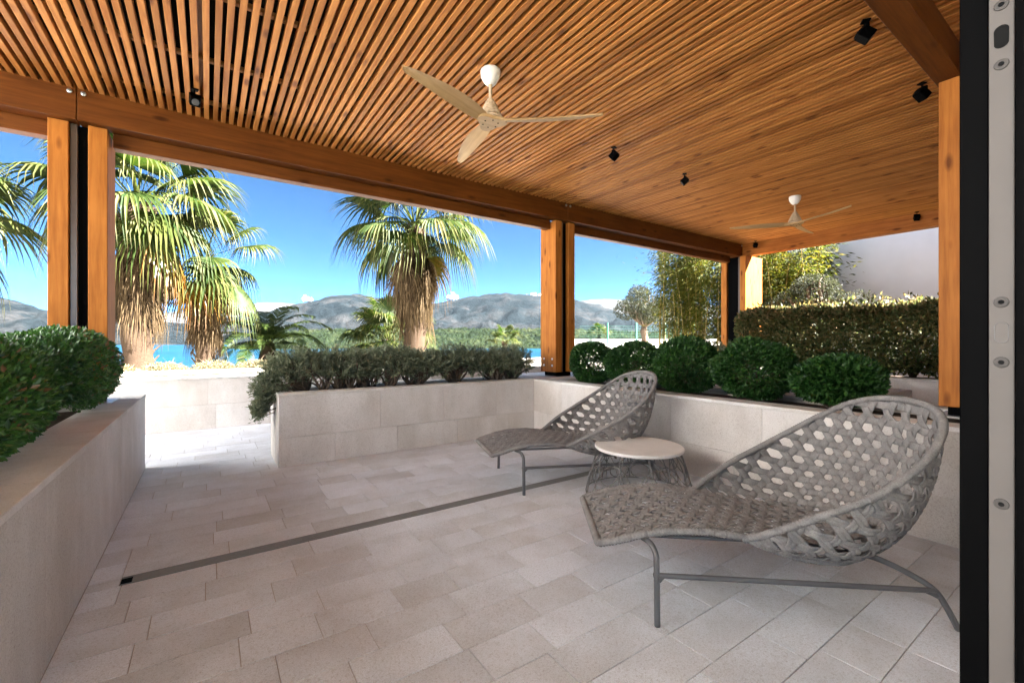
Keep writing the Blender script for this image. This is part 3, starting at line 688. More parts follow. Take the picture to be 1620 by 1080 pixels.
# ------------------------------------------------------------------ foliage helpers
def unit(a): return a/np.maximum(np.linalg.norm(a, axis=-1, keepdims=True), 1e-9)
def leaf_mesh(name, P, D, L, W, mat, fold=.25, rnd=None):
    n = len(P); D = unit(D); L = np.broadcast_to(L, n)[:, None]; W = np.broadcast_to(W, n)[:, None]
    S = unit(np.cross(D, rng.normal(size=(n, 3)))); N = np.cross(D, S)
    V = np.stack([P, P+D*L*.45+S*W*.5+N*W*fold, P+D*L, P+D*L*.45-S*W*.5+N*W*fold], 1).reshape(-1, 3)
    b = 4*np.arange(n)[:, None]; T = np.concatenate([b+[0, 1, 2], b+[0, 2, 3]], 1).reshape(-1, 3)
    if rnd is None: rnd = rng.uniform(size=n)
    return quads_mesh(name, V, T, mat, False, np.repeat(np.clip(rnd, 0, 1), 2))
def lump(P, f, seed):
    r = np.random.default_rng(seed); z = np.zeros(len(P))
    for k in range(9): z += np.sin(P@(r.normal(size=3)*f)+r.uniform(0, 6.28))
    return z/9
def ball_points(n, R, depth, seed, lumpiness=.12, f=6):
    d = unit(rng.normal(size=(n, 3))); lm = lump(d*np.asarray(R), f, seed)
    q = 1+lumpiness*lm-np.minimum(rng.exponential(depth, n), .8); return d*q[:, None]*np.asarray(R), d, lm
def box_points(n, lo, hi, depth, seed, lumpiness=.06, f=3.2, rnd_edge=.12, bottom=False):
    lo = np.array(lo, float); hi = np.array(hi, float); c = (lo+hi)/2; h = (hi-lo)/2
    ar = np.array([h[1]*h[2], h[1]*h[2], h[0]*h[2], h[0]*h[2], h[0]*h[1]]+([h[0]*h[1]] if bottom else [])); fc = rng.choice(len(ar), n, p=ar/ar.sum())
    U = rng.uniform(-1, 1, (n, 3)); N = np.zeros((n, 3))
    for k in range(len(ar)):
        ax, sg = ((0, 1), (0, -1), (1, 1), (1, -1), (2, 1), (2, -1))[k]; m = fc == k; U[m, ax] = sg; N[m, ax] = sg
    P = U*h
    core = np.clip(P, -(h-rnd_edge), h-rnd_edge); dl = P-core; ln = np.linalg.norm(dl, axis=1, keepdims=True)
    d = np.where(ln > 1e-6, dl/np.maximum(ln, 1e-6), N); P = core+d*rnd_edge
    lm = lump(P, f, seed); P = P+d*(lumpiness*lm-np.minimum(rng.exponential(depth, n), .35))[:, None]
    return P+c, d, lm
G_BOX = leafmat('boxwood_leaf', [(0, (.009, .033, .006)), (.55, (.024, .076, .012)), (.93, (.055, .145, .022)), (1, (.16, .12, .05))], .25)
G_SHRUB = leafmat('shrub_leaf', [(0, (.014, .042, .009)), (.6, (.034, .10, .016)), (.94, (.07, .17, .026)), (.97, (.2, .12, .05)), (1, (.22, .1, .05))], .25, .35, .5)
G_ROSE = leafmat('grey_leaf', [(0, (.09, .11, .065)), (.6, (.19, .215, .135)), (1, (.32, .34, .23))], .35, .6, .3)
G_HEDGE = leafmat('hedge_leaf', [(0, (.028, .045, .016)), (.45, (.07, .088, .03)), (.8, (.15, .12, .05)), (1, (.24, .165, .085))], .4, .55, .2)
G_OLIVE = leafmat('olive_leaf', [(0, (.018, .021, .011)), (.6, (.038, .042, .025)), (1, (.07, .072, .05))], .3, .7, .15)
G_BAMB = leafmat('bamboo_leaf', [(0, (.032, .046, .005)), (.6, (.075, .082, .009)), (1, (.14, .11, .015))], .45, .7, .15)
G_DRY = leafmat('dry_leaf', [(0, (.055, .05, .02)), (.5, (.11, .09, .045)), (1, (.19, .155, .095))], .3, .7, .2)
BARK = simple('bark', (.10, .075, .055), .95, .1, var=.4, scale=25, bump=.8)
def branches(base, tips, r0, seed, wob=.15):
    m = MB(); rr = random.Random(seed)
    for t in tips:
        b = Vector(base) if not isinstance(base, list) else min((Vector(q) for q in base), key=lambda q: (q-Vector(t)).length+rr.uniform(0, .12)); e = Vector(t); k = (e-b).length*wob
        mid1 = b.lerp(e, .35)+Vector((rr.uniform(-k, k), rr.uniform(-k, k), rr.uniform(0, k))); mid2 = b.lerp(e, .7)+Vector((rr.uniform(-k, k), rr.uniform(-k, k), rr.uniform(0, k)))
        m.tube([tuple(p) for p in catmull([b, mid1, mid2, e], 9)], [r0*(1-.85*i/8) for i in range(9)], 5)
    return m
# ------------------------------------------------------------------ boxwood balls
bx_names = ['round clipped boxwood standing right beside the corner timber post', 'clipped boxwood second from the corner post, partly behind the far lounger back', 'clipped boxwood in the middle of the planter row, behind the far lounger head', 'widest clipped boxwood, fourth from the corner post in the planter row', 'loose shaggy boxwood at the end of the row behind the near lounger']
for i, (yy, xx, rx, rz_) in enumerate([(4.46, 4.42, .32, .275), (3.77, 4.43, .345, .28), (2.98, 4.42, .35, .295), (2.24, 4.43, .36, .285), (1.56, 4.44, .335, .215)]):
    e = empty('boxwood', (xx, yy, H-.07), 0, bx_names[i], 'shrub', 'boxwoods in the planter row')
    n = 9500; loose = (.16, .25, .19, .23, .36)[i]
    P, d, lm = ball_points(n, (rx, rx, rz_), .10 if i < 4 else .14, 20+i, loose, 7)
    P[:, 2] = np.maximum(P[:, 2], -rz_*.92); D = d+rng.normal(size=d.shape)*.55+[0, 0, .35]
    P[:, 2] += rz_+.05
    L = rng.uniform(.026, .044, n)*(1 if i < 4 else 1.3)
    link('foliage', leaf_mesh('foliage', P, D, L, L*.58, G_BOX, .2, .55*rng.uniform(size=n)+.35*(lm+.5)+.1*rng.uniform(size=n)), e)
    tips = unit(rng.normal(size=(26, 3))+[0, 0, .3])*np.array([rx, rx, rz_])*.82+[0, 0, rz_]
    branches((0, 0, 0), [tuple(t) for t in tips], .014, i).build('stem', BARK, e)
# ------------------------------------------------------------------ left shrub
for j, (ya, yb, zt, lb) in enumerate([(.9, 3.75, 1.29, 'dark green leafy shrub filling the planter nearer the house'), (3.7, 5.62, 1.34, 'dark green leafy shrub in front of the paired posts at the planter end')]):
    e = empty('leafy_shrub', (-1.35, (ya+yb)/2, H-.1), 0, lb, 'shrub', 'shrubs in the passage side planter')
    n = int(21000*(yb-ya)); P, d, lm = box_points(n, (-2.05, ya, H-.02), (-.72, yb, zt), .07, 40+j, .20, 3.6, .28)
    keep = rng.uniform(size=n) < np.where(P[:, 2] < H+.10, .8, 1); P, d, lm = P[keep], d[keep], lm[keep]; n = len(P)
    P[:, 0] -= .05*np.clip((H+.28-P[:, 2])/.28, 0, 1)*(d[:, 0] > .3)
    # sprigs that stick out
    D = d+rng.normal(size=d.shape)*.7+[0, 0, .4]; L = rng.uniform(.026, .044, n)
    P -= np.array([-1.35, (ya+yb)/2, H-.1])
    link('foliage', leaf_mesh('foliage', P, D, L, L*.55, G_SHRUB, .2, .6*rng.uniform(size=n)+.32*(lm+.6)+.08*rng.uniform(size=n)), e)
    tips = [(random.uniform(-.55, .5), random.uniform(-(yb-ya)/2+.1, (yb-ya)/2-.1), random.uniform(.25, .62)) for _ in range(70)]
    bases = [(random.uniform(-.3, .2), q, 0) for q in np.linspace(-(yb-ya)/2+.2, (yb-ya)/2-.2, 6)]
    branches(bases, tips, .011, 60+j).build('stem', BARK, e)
# ------------------------------------------------------------------ grey green hedge in middle planter
def needle_bush(e, blobs, n_each, L0, mat, bases, seed, up=.5, nsub=26):
    Ps, Ds, Rn = [], [], []
    for (c, R, k) in blobs:
        ns_ = int(n_each*k); cl = int(ns_/nsub)
        tip, d, lm = ball_points(cl, R, .22, seed, .2, 6); tip = tip+np.array(c); ax = unit(d+rng.normal(size=d.shape)*.5+[0, 0, up])
        t = rng.uniform(0, 1, (cl, nsub)); P = tip[:, None]-ax[:, None]*(t*.11)[..., None]
        D = ax[:, None]+rng.normal(size=(cl, nsub, 3))*.55
        Ps.append(P.reshape(-1, 3)); Ds.append(D.reshape(-1, 3)); Rn.append((np.repeat(rng.uniform(0, .5, cl), nsub)+.5*(1-t).ravel()*rng.uniform(.5, 1, cl*nsub)))
        seed += 1
    P = np.concatenate(Ps); D = np.concatenate(Ds); L = rng.uniform(.7, 1.3, len(P))*L0
    link('foliage', leaf_mesh('foliage', P, D, L, L*.2, mat, .1, np.concatenate(Rn)), e)
    tips = [tuple(np.array(c)+np.array(R)*unit(rng.normal(size=3))*.7) for c, R, k in blobs for _ in range(9)]
    branches(bases, tips, .016, seed, .2).build('stem', BARK, e)
e = empty('grey_green_hedge', (2.1, 5.45, H-.06), 0, 'grey green needle leaved hedge on bare stems spilling over the planter end', 'hedge')
blobs = []
for x in np.linspace(.74, 3.76, 19):
    blobs.append(((x-2.1, random.uniform(-.06, .04), .36+random.uniform(-.03, .05)), (.28, .33, .165+random.uniform(-.02, .03)), 1.0)); blobs.append(((x+.08-2.1, random.uniform(-.10, .1), .25), (.22, .30, .13), .2))
blobs += [((.62-2.1, -.02, .22), (.20, .25, .20), .9), ((.50-2.1, .0, .06), (.15, .22, .20), .8), ((.46-2.1, .0, -.12), (.10, .17, .14), .45), ((3.74-2.1, 0, .2), (.14, .22, .16), .6)]
needle_bush(e, blobs, 4600, .042, G_ROSE, [(x-2.1, random.uniform(-.08, .08), 0) for x in sorted(random.uniform(.75, 3.75) for _ in range(17))], 70)
e = empty('grey_shrub', (7.0, 4.6, .6), 0, 'low grey green mounded shrub on gravel behind the boxwoods', 'shrub')
needle_bush(e, [((x, random.uniform(-.2, .2), .36), (.42, .42, .34), 1) for x in (-1.2, -.6, 0, .6, 1.1)], 3600, .055, G_ROSE, [(x, 0, 0) for x in (-.9, 0, .8)], 90)
# ------------------------------------------------------------------ glossy hedge on the right
e = empty('glossy_hedge', (9.2, 2.0, H-.06), 0, 'tall glossy leaved clipped hedge on the stone wall before the grey building', 'hedge')
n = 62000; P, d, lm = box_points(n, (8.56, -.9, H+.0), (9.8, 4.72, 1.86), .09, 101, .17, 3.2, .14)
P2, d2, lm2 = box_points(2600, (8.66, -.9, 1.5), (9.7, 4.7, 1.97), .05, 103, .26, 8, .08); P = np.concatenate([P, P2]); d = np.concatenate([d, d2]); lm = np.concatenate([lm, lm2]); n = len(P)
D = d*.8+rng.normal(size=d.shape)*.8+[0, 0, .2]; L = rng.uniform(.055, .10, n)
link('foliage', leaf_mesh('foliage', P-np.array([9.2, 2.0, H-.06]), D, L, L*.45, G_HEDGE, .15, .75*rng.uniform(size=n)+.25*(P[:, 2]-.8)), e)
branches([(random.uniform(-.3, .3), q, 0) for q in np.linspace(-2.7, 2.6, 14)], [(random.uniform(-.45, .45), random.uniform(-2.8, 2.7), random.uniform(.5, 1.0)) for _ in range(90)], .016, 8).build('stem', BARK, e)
# ------------------------------------------------------------------ palms
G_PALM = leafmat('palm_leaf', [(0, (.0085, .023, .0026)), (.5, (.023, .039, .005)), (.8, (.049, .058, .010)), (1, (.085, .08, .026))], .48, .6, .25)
G_PALMY = leafmat('palm_leaf_ageing', [(0, (.045, .055, .007)), (.5, (.10, .075, .011)), (1, (.15, .062, .008))], .42, .4, .4)
G_DEAD = leafmat('palm_leaf_dead', [(0, (.016, .010, .0055)), (.5, (.045, .028, .0135)), (1, (.10, .068, .034))], .2, .8, .15)
def fan_frond(name, elev, mat, seed, pet=.85, L=1.0, spread=112, nseg=34, droop=.55, hang=.5, fold=1.0):
    r = np.random.default_rng(seed); V = []; Q = []; at = []
    def cl(x):   # centre line: horizontal distance and height after bending down
        k = droop; tt = np.linspace(0, x, 14); an = rad(elev)-k*tt**1.3; return np.trapz(np.cos(an), tt), np.trapz(np.sin(an), tt), an[-1]
    m = 7; prow = []
    for i in range(m):
        x = pet*i/(m-1); a, z, an = cl(x); w = .022-.012*i/(m-1)
        prow.append(len(V)); V += [(a, -w, z), (a-.5*w*math.sin(an), 0, z+.6*w), (a, w, z)]
    for i in range(m-1):
        a, b = prow[i], prow[i+1]; Q += [(a, a+1, b+1, b), (a+1, a+2, b+2, b+1)]; at += [.75, .75]
    TT = [0, .25, .45, .62, .8, 1.0]
    for s in range(nseg):
        th = rad(-spread+2*spread*(s+.5)/nseg); dth = rad(spread/nseg)*1.02; Ls = L*(.78+.22*math.cos(th))*r.uniform(.92, 1.06); hg = hang*r.uniform(.7, 1.35); base = len(V); rv = np.clip(r.normal(.45, .22), 0, 1); jt = r.normal(0, .03)
        for k, t in enumerate(TT):
            q = t*Ls; half = min(q, .5*Ls)*dth*fold*(1 if t <= .5 else max(.03, (1-t)/.5)**1.25); tip = max(0, t-.42)/.58
            cth = th+jt*tip
            for j, oo in enumerate((-1, 0, 1)):
                x = q*math.cos(cth)-oo*half*math.sin(cth); y_ = q*math.sin(cth)+oo*half*math.cos(cth)
                a, z, an = cl(max(pet+x, pet*.3)); y2 = y_*(1-.28*tip**2)
                z2 = z-.30*y_*y_*(.6+.4*math.cos(rad(elev)))-hg*tip**1.7*Ls*.8; a2 = a-(.2*tip**2*hg)*Ls*math.cos(an)
                up = .35*half if oo else -.35*half
                V.append((a2-up*math.sin(an), y2, z2+up*math.cos(an)))
            if k:
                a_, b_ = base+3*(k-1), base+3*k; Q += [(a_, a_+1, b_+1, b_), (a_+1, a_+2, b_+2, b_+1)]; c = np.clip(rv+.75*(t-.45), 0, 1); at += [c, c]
    return quads_mesh(name, np.array(V), np.array(Q), mat, False, np.array(at))
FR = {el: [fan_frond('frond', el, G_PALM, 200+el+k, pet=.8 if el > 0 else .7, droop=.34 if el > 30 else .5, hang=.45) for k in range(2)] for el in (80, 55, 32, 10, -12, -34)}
FRY = [fan_frond('frond', -48, G_PALMY, 300+k, pet=.55, droop=.3, hang=.45, spread=95) for k in range(2)]
FRD = [fan_frond('dead_frond', -66-6*k, G_DEAD, 320+k, pet=.42, L=.95, droop=.28, hang=.25, spread=58, nseg=26) for k in range(3)]
FRDD = [fan_frond('dead_frond', -80, G_DEAD, 330+k, pet=.25, L=1.05, droop=.08, hang=.12, spread=34, nseg=22) for k in range(3)]
def palm_trunk(e, h, r0, r1, skirt, seed):
    rr = random.Random(seed); m = 16
    MB().tube([(.03*math.sin(i*.7+seed), .03*math.cos(i*.9), h*i/(m-1)) for i in range(m)], [(r0+(r1-r0)*i/(m-1))*(1+.05*math.sin(i*2.1)) for i in range(m)], 14).build('trunk', BARKP, e, True)
    sb = MB()
    for k in range(150):
        z = h*(rr.random()**.6); t = rr.uniform(0, 6.28); q = r0+(r1-r0)*z/h; o = q+rr.uniform(.05, .13)
        sb.tube([(q*.92*math.cos(t), q*.92*math.sin(t), z), (q*1.08*math.cos(t+.1), q*1.08*math.sin(t+.1), z+.08), (o*math.cos(t+.15), o*math.sin(t+.15), z+.17+rr.uniform(0, .06))], [.028, .024, .012], 4)
    tag(sb.build('leaf_stubs', BARKP, e), kind='stuff')
BARKP = simple('palm_trunk_fibre', (.034, .022, .014), .95, .1, var=.45, scale=40, bump=1.0)
def fan_palm(name, x, y, zc, label, sc, seed, counts, ndead, nskirt, trunk=(.2, .17), rot0=0, group='fan palms beyond the terrace'):
    zg = float(ground_z(np.array(x), np.array(y))); e = empty(name, (x, y, zg-.1), 0, label, 'palm tree', group); rr = random.Random(seed); hc = zc-zg+.1
    palm_trunk(e, hc, trunk[0]*sc, trunk[1]*sc, 0, seed)
    for (el, n) in counts:
        for k in range(n):
            az = rot0+2*math.pi*(k+rr.uniform(-.28, .28))/n+el*.37; s = sc*rr.uniform(.88, 1.12)
            me = rr.choice(FRY if el == -48 else FR[el])
            link('frond', me, e, (.06*math.cos(az), .06*math.sin(az), hc+.14*el/80+rr.uniform(-.06, .06)), (rr.uniform(-.16, .16), rr.uniform(-.1, .1), az), (s, s, s))
    for k in range(ndead):
        az = rr.uniform(0, 6.28); s = sc*rr.uniform(.85, 1.1); link('dead_frond', rr.choice(FRD), e, (.1*math.cos(az), .1*math.sin(az), hc-.12-rr.uniform(0, .35)), (rr.uniform(-.1, .1), 0, az), (s, s, s))
    for k in range(nskirt):
        az = 2*math.pi*k/nskirt*2.4+rr.uniform(-.2, .2); s = sc*rr.uniform(.8, 1.1); link('dead_frond', rr.choice(FRDD), e, (.14*sc*math.cos(az), .14*sc*math.sin(az), hc-.25-rr.uniform(0, 1.0)*sc), (rr.uniform(-.06, .06), 0, az), (s, s*.8, s))
    return e
FULL = [(80, 4), (55, 6), (32, 7), (10, 7), (-12, 4), (-34, 1), (-48, 1)]
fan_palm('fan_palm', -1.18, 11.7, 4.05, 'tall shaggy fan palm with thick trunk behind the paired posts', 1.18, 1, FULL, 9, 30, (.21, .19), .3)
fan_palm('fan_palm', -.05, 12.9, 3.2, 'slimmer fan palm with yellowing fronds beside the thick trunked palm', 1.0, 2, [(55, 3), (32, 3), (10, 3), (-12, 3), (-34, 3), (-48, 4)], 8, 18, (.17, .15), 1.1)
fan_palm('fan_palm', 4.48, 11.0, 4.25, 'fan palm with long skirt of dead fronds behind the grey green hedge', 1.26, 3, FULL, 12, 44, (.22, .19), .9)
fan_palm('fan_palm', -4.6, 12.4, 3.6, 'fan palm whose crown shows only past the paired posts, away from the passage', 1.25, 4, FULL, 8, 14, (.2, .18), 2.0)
fan_palm('young_fan_palm', 5.0, 14.6, 1.2, 'young bushy yellow green fan palm at the foot of the skirted palm', 1.1, 5, [(80, 4), (55, 7), (32, 8), (10, 7)], 0, 0, (.14, .12), .2, 'young palms')
fan_palm('young_fan_palm', 11.4, 17.2, 1.15, 'small bright young palm between skirted palm and corner post', .55, 6, [(80, 4), (55, 6), (32, 6)], 0, 0, (.1, .08), .2, 'young palms')
fan_palm('young_fan_palm', 23.0, 22.5, 1.7, 'small bright young palm behind the green mesh fence', .6, 7, [(80, 4), (55, 6), (32, 6)], 0, 0, (.1, .08), .9, 'young palms')
# feather palm
def feather_frond(seed, elev, L=1.9):
    r = np.random.default_rng(seed); V = []; Q = []; at = []; n = 46; tt = np.linspace(0, 1, 60)
    an = rad(elev)-1.75*tt**1.25; xs = np.cumsum(np.cos(an))*L/60; zs = np.cumsum(np.sin(an))*L/60
    for i in range(0, 56, 5):
        w = .016*(1-i/62); V += [(xs[i], -w, zs[i]), (xs[i], w, zs[i]+.004)]; at += [.8] if i else []
    k = len(V)//2; Q += [(2*i, 2*i+1, 2*i+3, 2*i+2) for i in range(k-1)]; at = [.8]*(k-1)
    for i in range(n):
        t = .12+.86*i/(n-1); j = int(t*59); ll = .42*math.sin(math.pi*min(1, .18+t*.85))*r.uniform(.85, 1.1)
        for s in (-1, 1):
            d = np.array([math.cos(an[j])*.62, s*.8, math.sin(an[j])*.62+.22]); d /= np.linalg.norm(d); p = np.array([xs[j], 0, zs[j]]); w = np.array([math.cos(an[j]), 0, math.sin(an[j])])*.013
            b = len(V); V += [p-w, p+w, p+d*ll*.55+w-[0, 0, .02], p+d*ll*.55-w-[0, 0, .02], p+d*ll-[0, 0, .10+.08*r.random()]]
            c = np.clip(r.normal(.4, .2), 0, 1); Q += [(b, b+1, b+2, b+3), (b+3, b+2, b+4, b+4)]; at += [c, c]
    V = np.array([tuple(v) for v in V]); return V, Q, at
def feather_mesh(seed, elev):
    V, Q, at = feather_frond(seed, elev); loops = []; st_ = []; tot = []
    for q in Q:
        q = q[:3] if q[2] == q[3] else q; st_.append(len(loops)); tot.append(len(q)); loops += list(q)
    return np_mesh('frond', V, loops, st_, tot, G_PALM, False, at)
FE = {el: [feather_mesh(400+el+k, el) for k in range(2)] for el in (78, 58, 36, 14)}
e = empty('feather_palm', (1.35, 13.6, .5), 0, 'low feather leaved palm with arching fronds between the passage and hedge', 'palm tree')
MB().tube([(0, 0, 0), (0, 0, .35), (0, 0, .75)], [.22, .24, .14], 12).build('trunk', BARKP, e, True)
for el, n in ((78, 5), (58, 8), (36, 9), (14, 9)):
    for k in range(n):
        az = 2*math.pi*(k+random.uniform(-.25, .25))/n+el; s = random.uniform(.8, 1.05); link('frond', random.choice(FE[el]), e, (.05*math.cos(az), .05*math.sin(az), .72), (random.uniform(-.12, .12), 0, az), (s, s, s))
# ------------------------------------------------------------------ dry shrubs on the bed
DRYST = simple('dry_stem', (.13, .10, .065), .9, .1)
lab = ['dry tan shrub at the foot of the thick trunked palm', 'pale yellowish dry shrub beside the slim palm', 'sparse dry brown shrub before the blue water', 'straw coloured dry shrub by the feather palm', 'pale dry shrub behind the grey green hedge', 'dry shrub at the bed edge past the thick trunked palm', 'straggly dry shrub under the skirted palm']
for i, (x, y, r_) in enumerate([(-1.35, 9.9, .42), (-.65, 10.3, .40), (.1, 10.6, .42), (.85, 10.9, .38), (2.4, 11.0, .45), (-2.6, 10.4, .5), (3.6, 10.2, .45)]):
    e = empty('dry_shrub', (x, y, .6), 0, lab[i], 'shrub', 'dry shrubs on the bed'); n = 3200
    P, d, lm = ball_points(n, (r_, r_, r_*.62), .3, 120+i, .25, 6); P[:, 2] = np.abs(P[:, 2])*.9+.08
    link('foliage', leaf_mesh('foliage', P, d+rng.normal(size=d.shape)*.8, rng.uniform(.03, .07, n), rng.uniform(.012, .025, n), G_DRY), e)
    branches((0, 0, 0), [tuple(np.abs(q)*[1, 1, 1]*np.sign(q)+[0, 0, .1]) if q[2] > 0 else (q[0], q[1], .2) for q in unit(rng.normal(size=(40, 3)))*r_*.95], .0045, i, .12).build('stem', DRYST, e)
# ------------------------------------------------------------------ olives, bamboo
def olive(x, y, zb, ztr, blobs, label, seed, n_each, leaf=.07, trunk=.17):
    e = empty('olive_tree', (x, y, zb), 0, label, 'olive tree'); ps = []; ds = []; rn = []
    for c, R in blobs:
        P, d, lm = ball_points(n_each, R, .28, seed, .28, 5); ps.append(P+np.array(c)); ds.append(d+rng.normal(size=d.shape)*.8+[0, 0, .2]); rn.append(.6*rng.uniform(size=n_each)+.4*(lm+.5)); seed += 1
    P = np.concatenate(ps); n = len(P); L = rng.uniform(.7, 1.3, n)*leaf
    link('crown', leaf_mesh('crown', P, np.concatenate(ds), L, L*.3, G_OLIVE, .1, np.concatenate(rn)), e)
    m = branches((0, 0, ztr), [tuple(np.array(c)+np.array(R)*unit(rng.normal(size=3))*.75) for c, R in blobs for _ in range(7)], .06, seed, .2)
    m.tube([(0, 0, -.1), (.05, .02, ztr*.4), (-.03, .04, ztr*.75), (0, 0, ztr+.1)], [trunk*1.25, trunk*.95, trunk, trunk*.7], 10); m.build('trunk', BARK, e, True)
gz = float(ground_z(np.array(17.9), np.array(14.4)))
olive(17.9, 14.4, gz, .85, [((0, 0, 2.05), (.95, .95, .75)), ((-.75, .4, 1.75), (.65, .65, .55)), ((.7, -.4, 1.8), (.7, .7, .6)), ((.2, .5, 2.5), (.6, .6, .5)), ((-.3, -.6, 1.45), (.6, .5, .4))], 'silvery olive tree with stout trunk before the mesh fence', 140, 2600, .10, .17)
olive(11.9, 4.7, .15, .9, [((0, 0, 1.95), (.75, .85, .6)), ((-.2, -.9, 1.7), (.6, .7, .5)), ((.1, .8, 1.75), (.6, .7, .5)), ((0, -.1, 2.45), (.4, .45, .3))], 'pale bushy olive rising behind the glossy hedge', 150, 3600, .06, .1)
CULM = NT('bamboo_culm'); CULM.base(CULM.ramp(CULM.noise(CULM.coords((1, 1, 6)), 3, 4), [(.3, (.18, .125, .017)), (.7, (.26, .19, .034))])); CULM = CULM.set(.45, .4)
groups_ = [(13.4, 9.4, 20, 'yellow stemmed bamboo clump next to the olive tree and mesh fence'), (13.2, 8.0, 20, 'yellow stemmed bamboo clump between the far olive and the corner posts'), (13.0, 6.6, 20, 'yellow green bamboo clump behind the far corner posts'), (13.0, 5.5, 20, 'yellow green bamboo clump against the edge of the grey building')]
for gi, (x, y, nc, lb) in enumerate(groups_):
    zb = .15 if y < 8.2 else float(ground_z(np.array(x), np.array(y))); e = empty('bamboo', (x, y, zb), 0, lb, 'bamboo', 'bamboo clumps')
    Ps = []; Ds = []
    for k in range(nc):
        bx_, by_ = random.gauss(0, .34), random.uniform(-.8, .8); h_ = random.uniform(3.0, 4.5); ln_ = (random.uniform(-.35, .35), random.uniform(-.35, .35))
        pts = [(bx_+ln_[0]*t**2, by_+ln_[1]*t**2, h_*t) for t in np.linspace(0, 1, 9)]
        MB().tube(pts, [.027*(1-.75*i/8) for i in range(9)], 6).build('culm', CULM, e, True)
        m_ = 800; t = rng.uniform(.05, 1, m_)**.5; B = np.stack([np.interp(t, np.linspace(0, 1, 9), [p[q] for p in pts]) for q in range(3)], -1)
        az = rng.uniform(0, 6.28, m_); ra = rng.exponential(.17, m_); Ps.append(B+np.stack([ra*np.cos(az), ra*np.sin(az), .05-ra*.2], -1)); Ds.append(np.stack([np.cos(az), np.sin(az), rng.normal(-.4, .5, m_)], -1))
    P = np.concatenate(Ps); L = rng.uniform(.10, .19, len(P)); link('foliage', leaf_mesh('foliage', P, np.concatenate(Ds), L, L*.17, G_BAMB, .1), e)
# ------------------------------------------------------------------ mesh fence and low wall
M['green'] = simple('green_coating', (.02, .10, .07), .5, .4)
fe = empty('mesh_fence', (20, 20.6, 1.0), 0, 'green wire mesh fence with posts in front of the headland', 'fence')
A_, B__ = Vector((19.6, 20.9, 0)), Vector((25.4, 16.6, 0))
npst = 5
for k in range(npst):
    p = A_.lerp(B__, k/(npst-1)); z = float(ground_z(np.array(p.x), np.array(p.y)))
    MB().box(-.04, .04, -.04, .04, -.2, 1.32, .004).build('fence_post', M['green'], fe, loc=(p.x-20, p.y-20.6, z-1.0))
dv = (B__-A_).normalized()
for k in range(npst-1):
    p, q = A_.lerp(B__, k/(npst-1)), A_.lerp(B__, (k+1)/(npst-1)); m = MB(); Ln = (q-p).length
    for j in range(8): m.tube([(p.x-20, p.y-20.6, .15+.16*j), (q.x-20, q.y-20.6, .15+.16*j)], .005, 4)
    for j in range(1, int(Ln/.1)): s = p+dv*.1*j; m.tube([(s.x-20, s.y-20.6, .12), (s.x-20, s.y-20.6, 1.3)], .004, 4)
    m.build('mesh_panel', M['green'], fe)
lw = MB(); nrm = Vector((-dv.y, dv.x, 0))*.12
a_, b_ = A_+nrm*3-dv*.5, B__+nrm*3+dv*2
lw.add([a_-nrm, b_-nrm, b_+nrm, a_+nrm]+[v+Vector((0, 0, 1.46)) for v in (a_-nrm, b_-nrm, b_+nrm, a_+nrm)], [(0, 1, 5, 4), (1, 2, 6, 5), (2, 3, 7, 6), (3, 0, 4, 7), (4, 5, 6, 7), (3, 2, 1, 0)])
tag(lw.build('garden_wall', M['plaster']), 'low pale wall running behind the green mesh fence', 'wall')
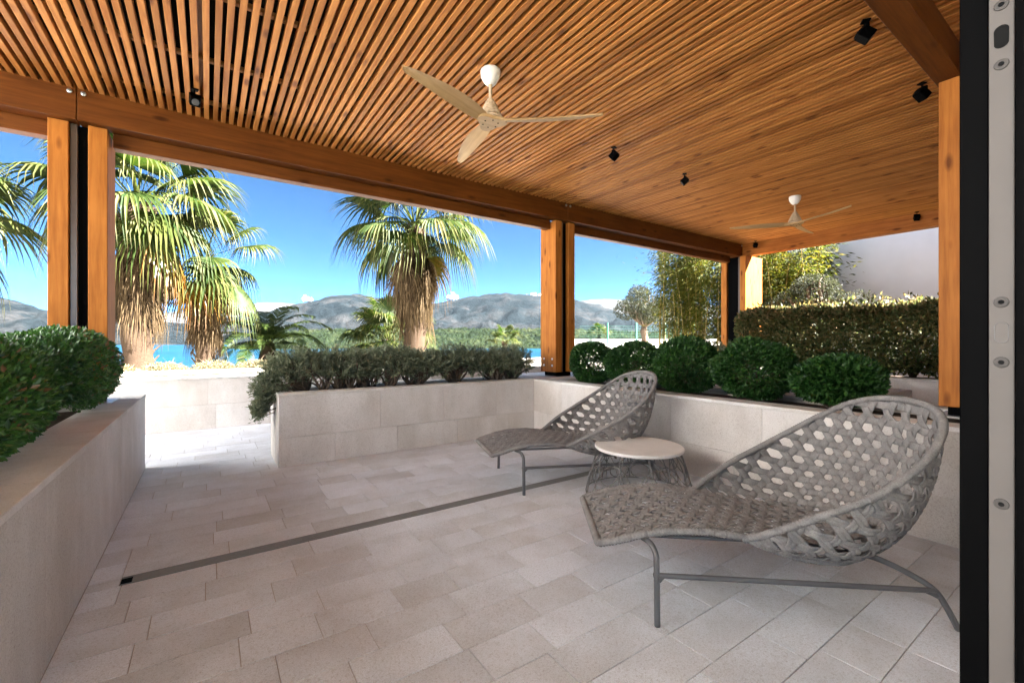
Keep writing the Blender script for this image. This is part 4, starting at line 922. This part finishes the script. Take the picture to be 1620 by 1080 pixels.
# ------------------------------------------------------------------ neighbouring building
M['render'] = simple('grey_render', (.60, .60, .61), .85, .2, var=.04, scale=2)
M['dark'] = simple('dark_cladding', (.06, .07, .09), .5, .4)
nb = empty('neighbour_building', (14.6, 0, 0), 0, 'large plain grey rendered building wall beyond the hedge', 'building')
MB().box(0, 9, -9, 5.75, -.2, 4.7).build('wall', M['render'], nb); MB().box(-.15, 9.1, -9.1, 5.9, 4.702, 4.9, .01).build('roof_edge', M['plaster'], nb)
MB().box(2.0, 9, 5.752, 9.0, -.2, 4.4).build('wing', M['dark'], nb)
for z in (1.2, 3.1):
    w_ = MB().box(1.96, 2.0, 6.1, 7.6, z, z+1.3, .005).build('window', M['white'], nb); MB().box(1.945, 1.958, 6.18, 7.52, z+.08, z+1.22).build('pane', M['lens'], w_)
cb = MB().tube([tuple(p) for p in catmull([(14.59, 1.15, 4.6), (13.5, 1.3, 3.9), (12, 1.1, 3.45), (9.8, .6, 3.2)], 16)], .011, 5).build('cable', M['black']); tag(cb, 'thin black cable slung from the grey building wall', 'cable')
# ------------------------------------------------------------------ small clouds over the ridge
CL = NT('cloud_white'); CL.base((.9, .9, .92)); CL = CL.set(1, 0)
def cloud(u, v, wpx, hpx, label, seed, dist=9500):
    import bmesh
    b = bmesh.new(); rr = random.Random(seed); s = dist/700
    A0 = math.atan((u-810)/700); dirx = F2*math.cos(A0)+R2*math.sin(A0); q = dist/math.cos(A0)*1.0
    c = Vector((dirx[0]*q, dirx[1]*q, EYE+(540-v)/700*dist))
    for k in range(16):
        o = Vector((rr.gauss(0, .3)*wpx*s*R2[0], rr.gauss(0, .3)*wpx*s*R2[1], abs(rr.gauss(0, .35))*hpx*s)); r_ = rr.uniform(.18, .42)*hpx*s
        t = bmesh.ops.create_icosphere(b, subdivisions=3, radius=r_)
        for vv in t['verts']:
            p = vv.co; k_ = 1+.14*math.sin(p.x/r_*4+k)+.14*math.sin(p.y/r_*5+2*k)+.12*math.sin(p.z/r_*6+k); vv.co = p*k_+o
    me = bpy.data.meshes.new('cloud'); b.to_mesh(me); b.free(); me.polygons.foreach_set('use_smooth', [True]*len(me.polygons)); me.materials.append(CL)
    tag(link('cloud', me, None, c), label, 'cloud', 'small clouds on the ridge')
cloud(714, 472, 18, 9, 'small white cloud over the ridge beside the skirted palm', 1); cloud(845, 470, 16, 6, 'thin white cloud over the ridge beside the timber post', 2); cloud(487, 476, 14, 7, 'small white cloud over the ridge above the feather palm', 3)
# ------------------------------------------------------------------ haze

HZ = NT('haze_air'); HZ.t.nodes.remove(HZ.p); pv_ = HZ.n('ShaderNodeVolumePrincipled'); pv_.inputs['Density'].default_value = .0000065; pv_.inputs['Color'].default_value = (.55, .78, 1, 1); pv_.inputs['Anisotropy'].default_value = .2
HZ.l(pv_.outputs[0], HZ.out.inputs['Volume'])
hz = MB().box(-6200, 6200, -6200, 6200, -14, 640).build('haze', HZ.m); tag(hz, 'thin blue air haze over the bay', 'haze', kind='stuff')
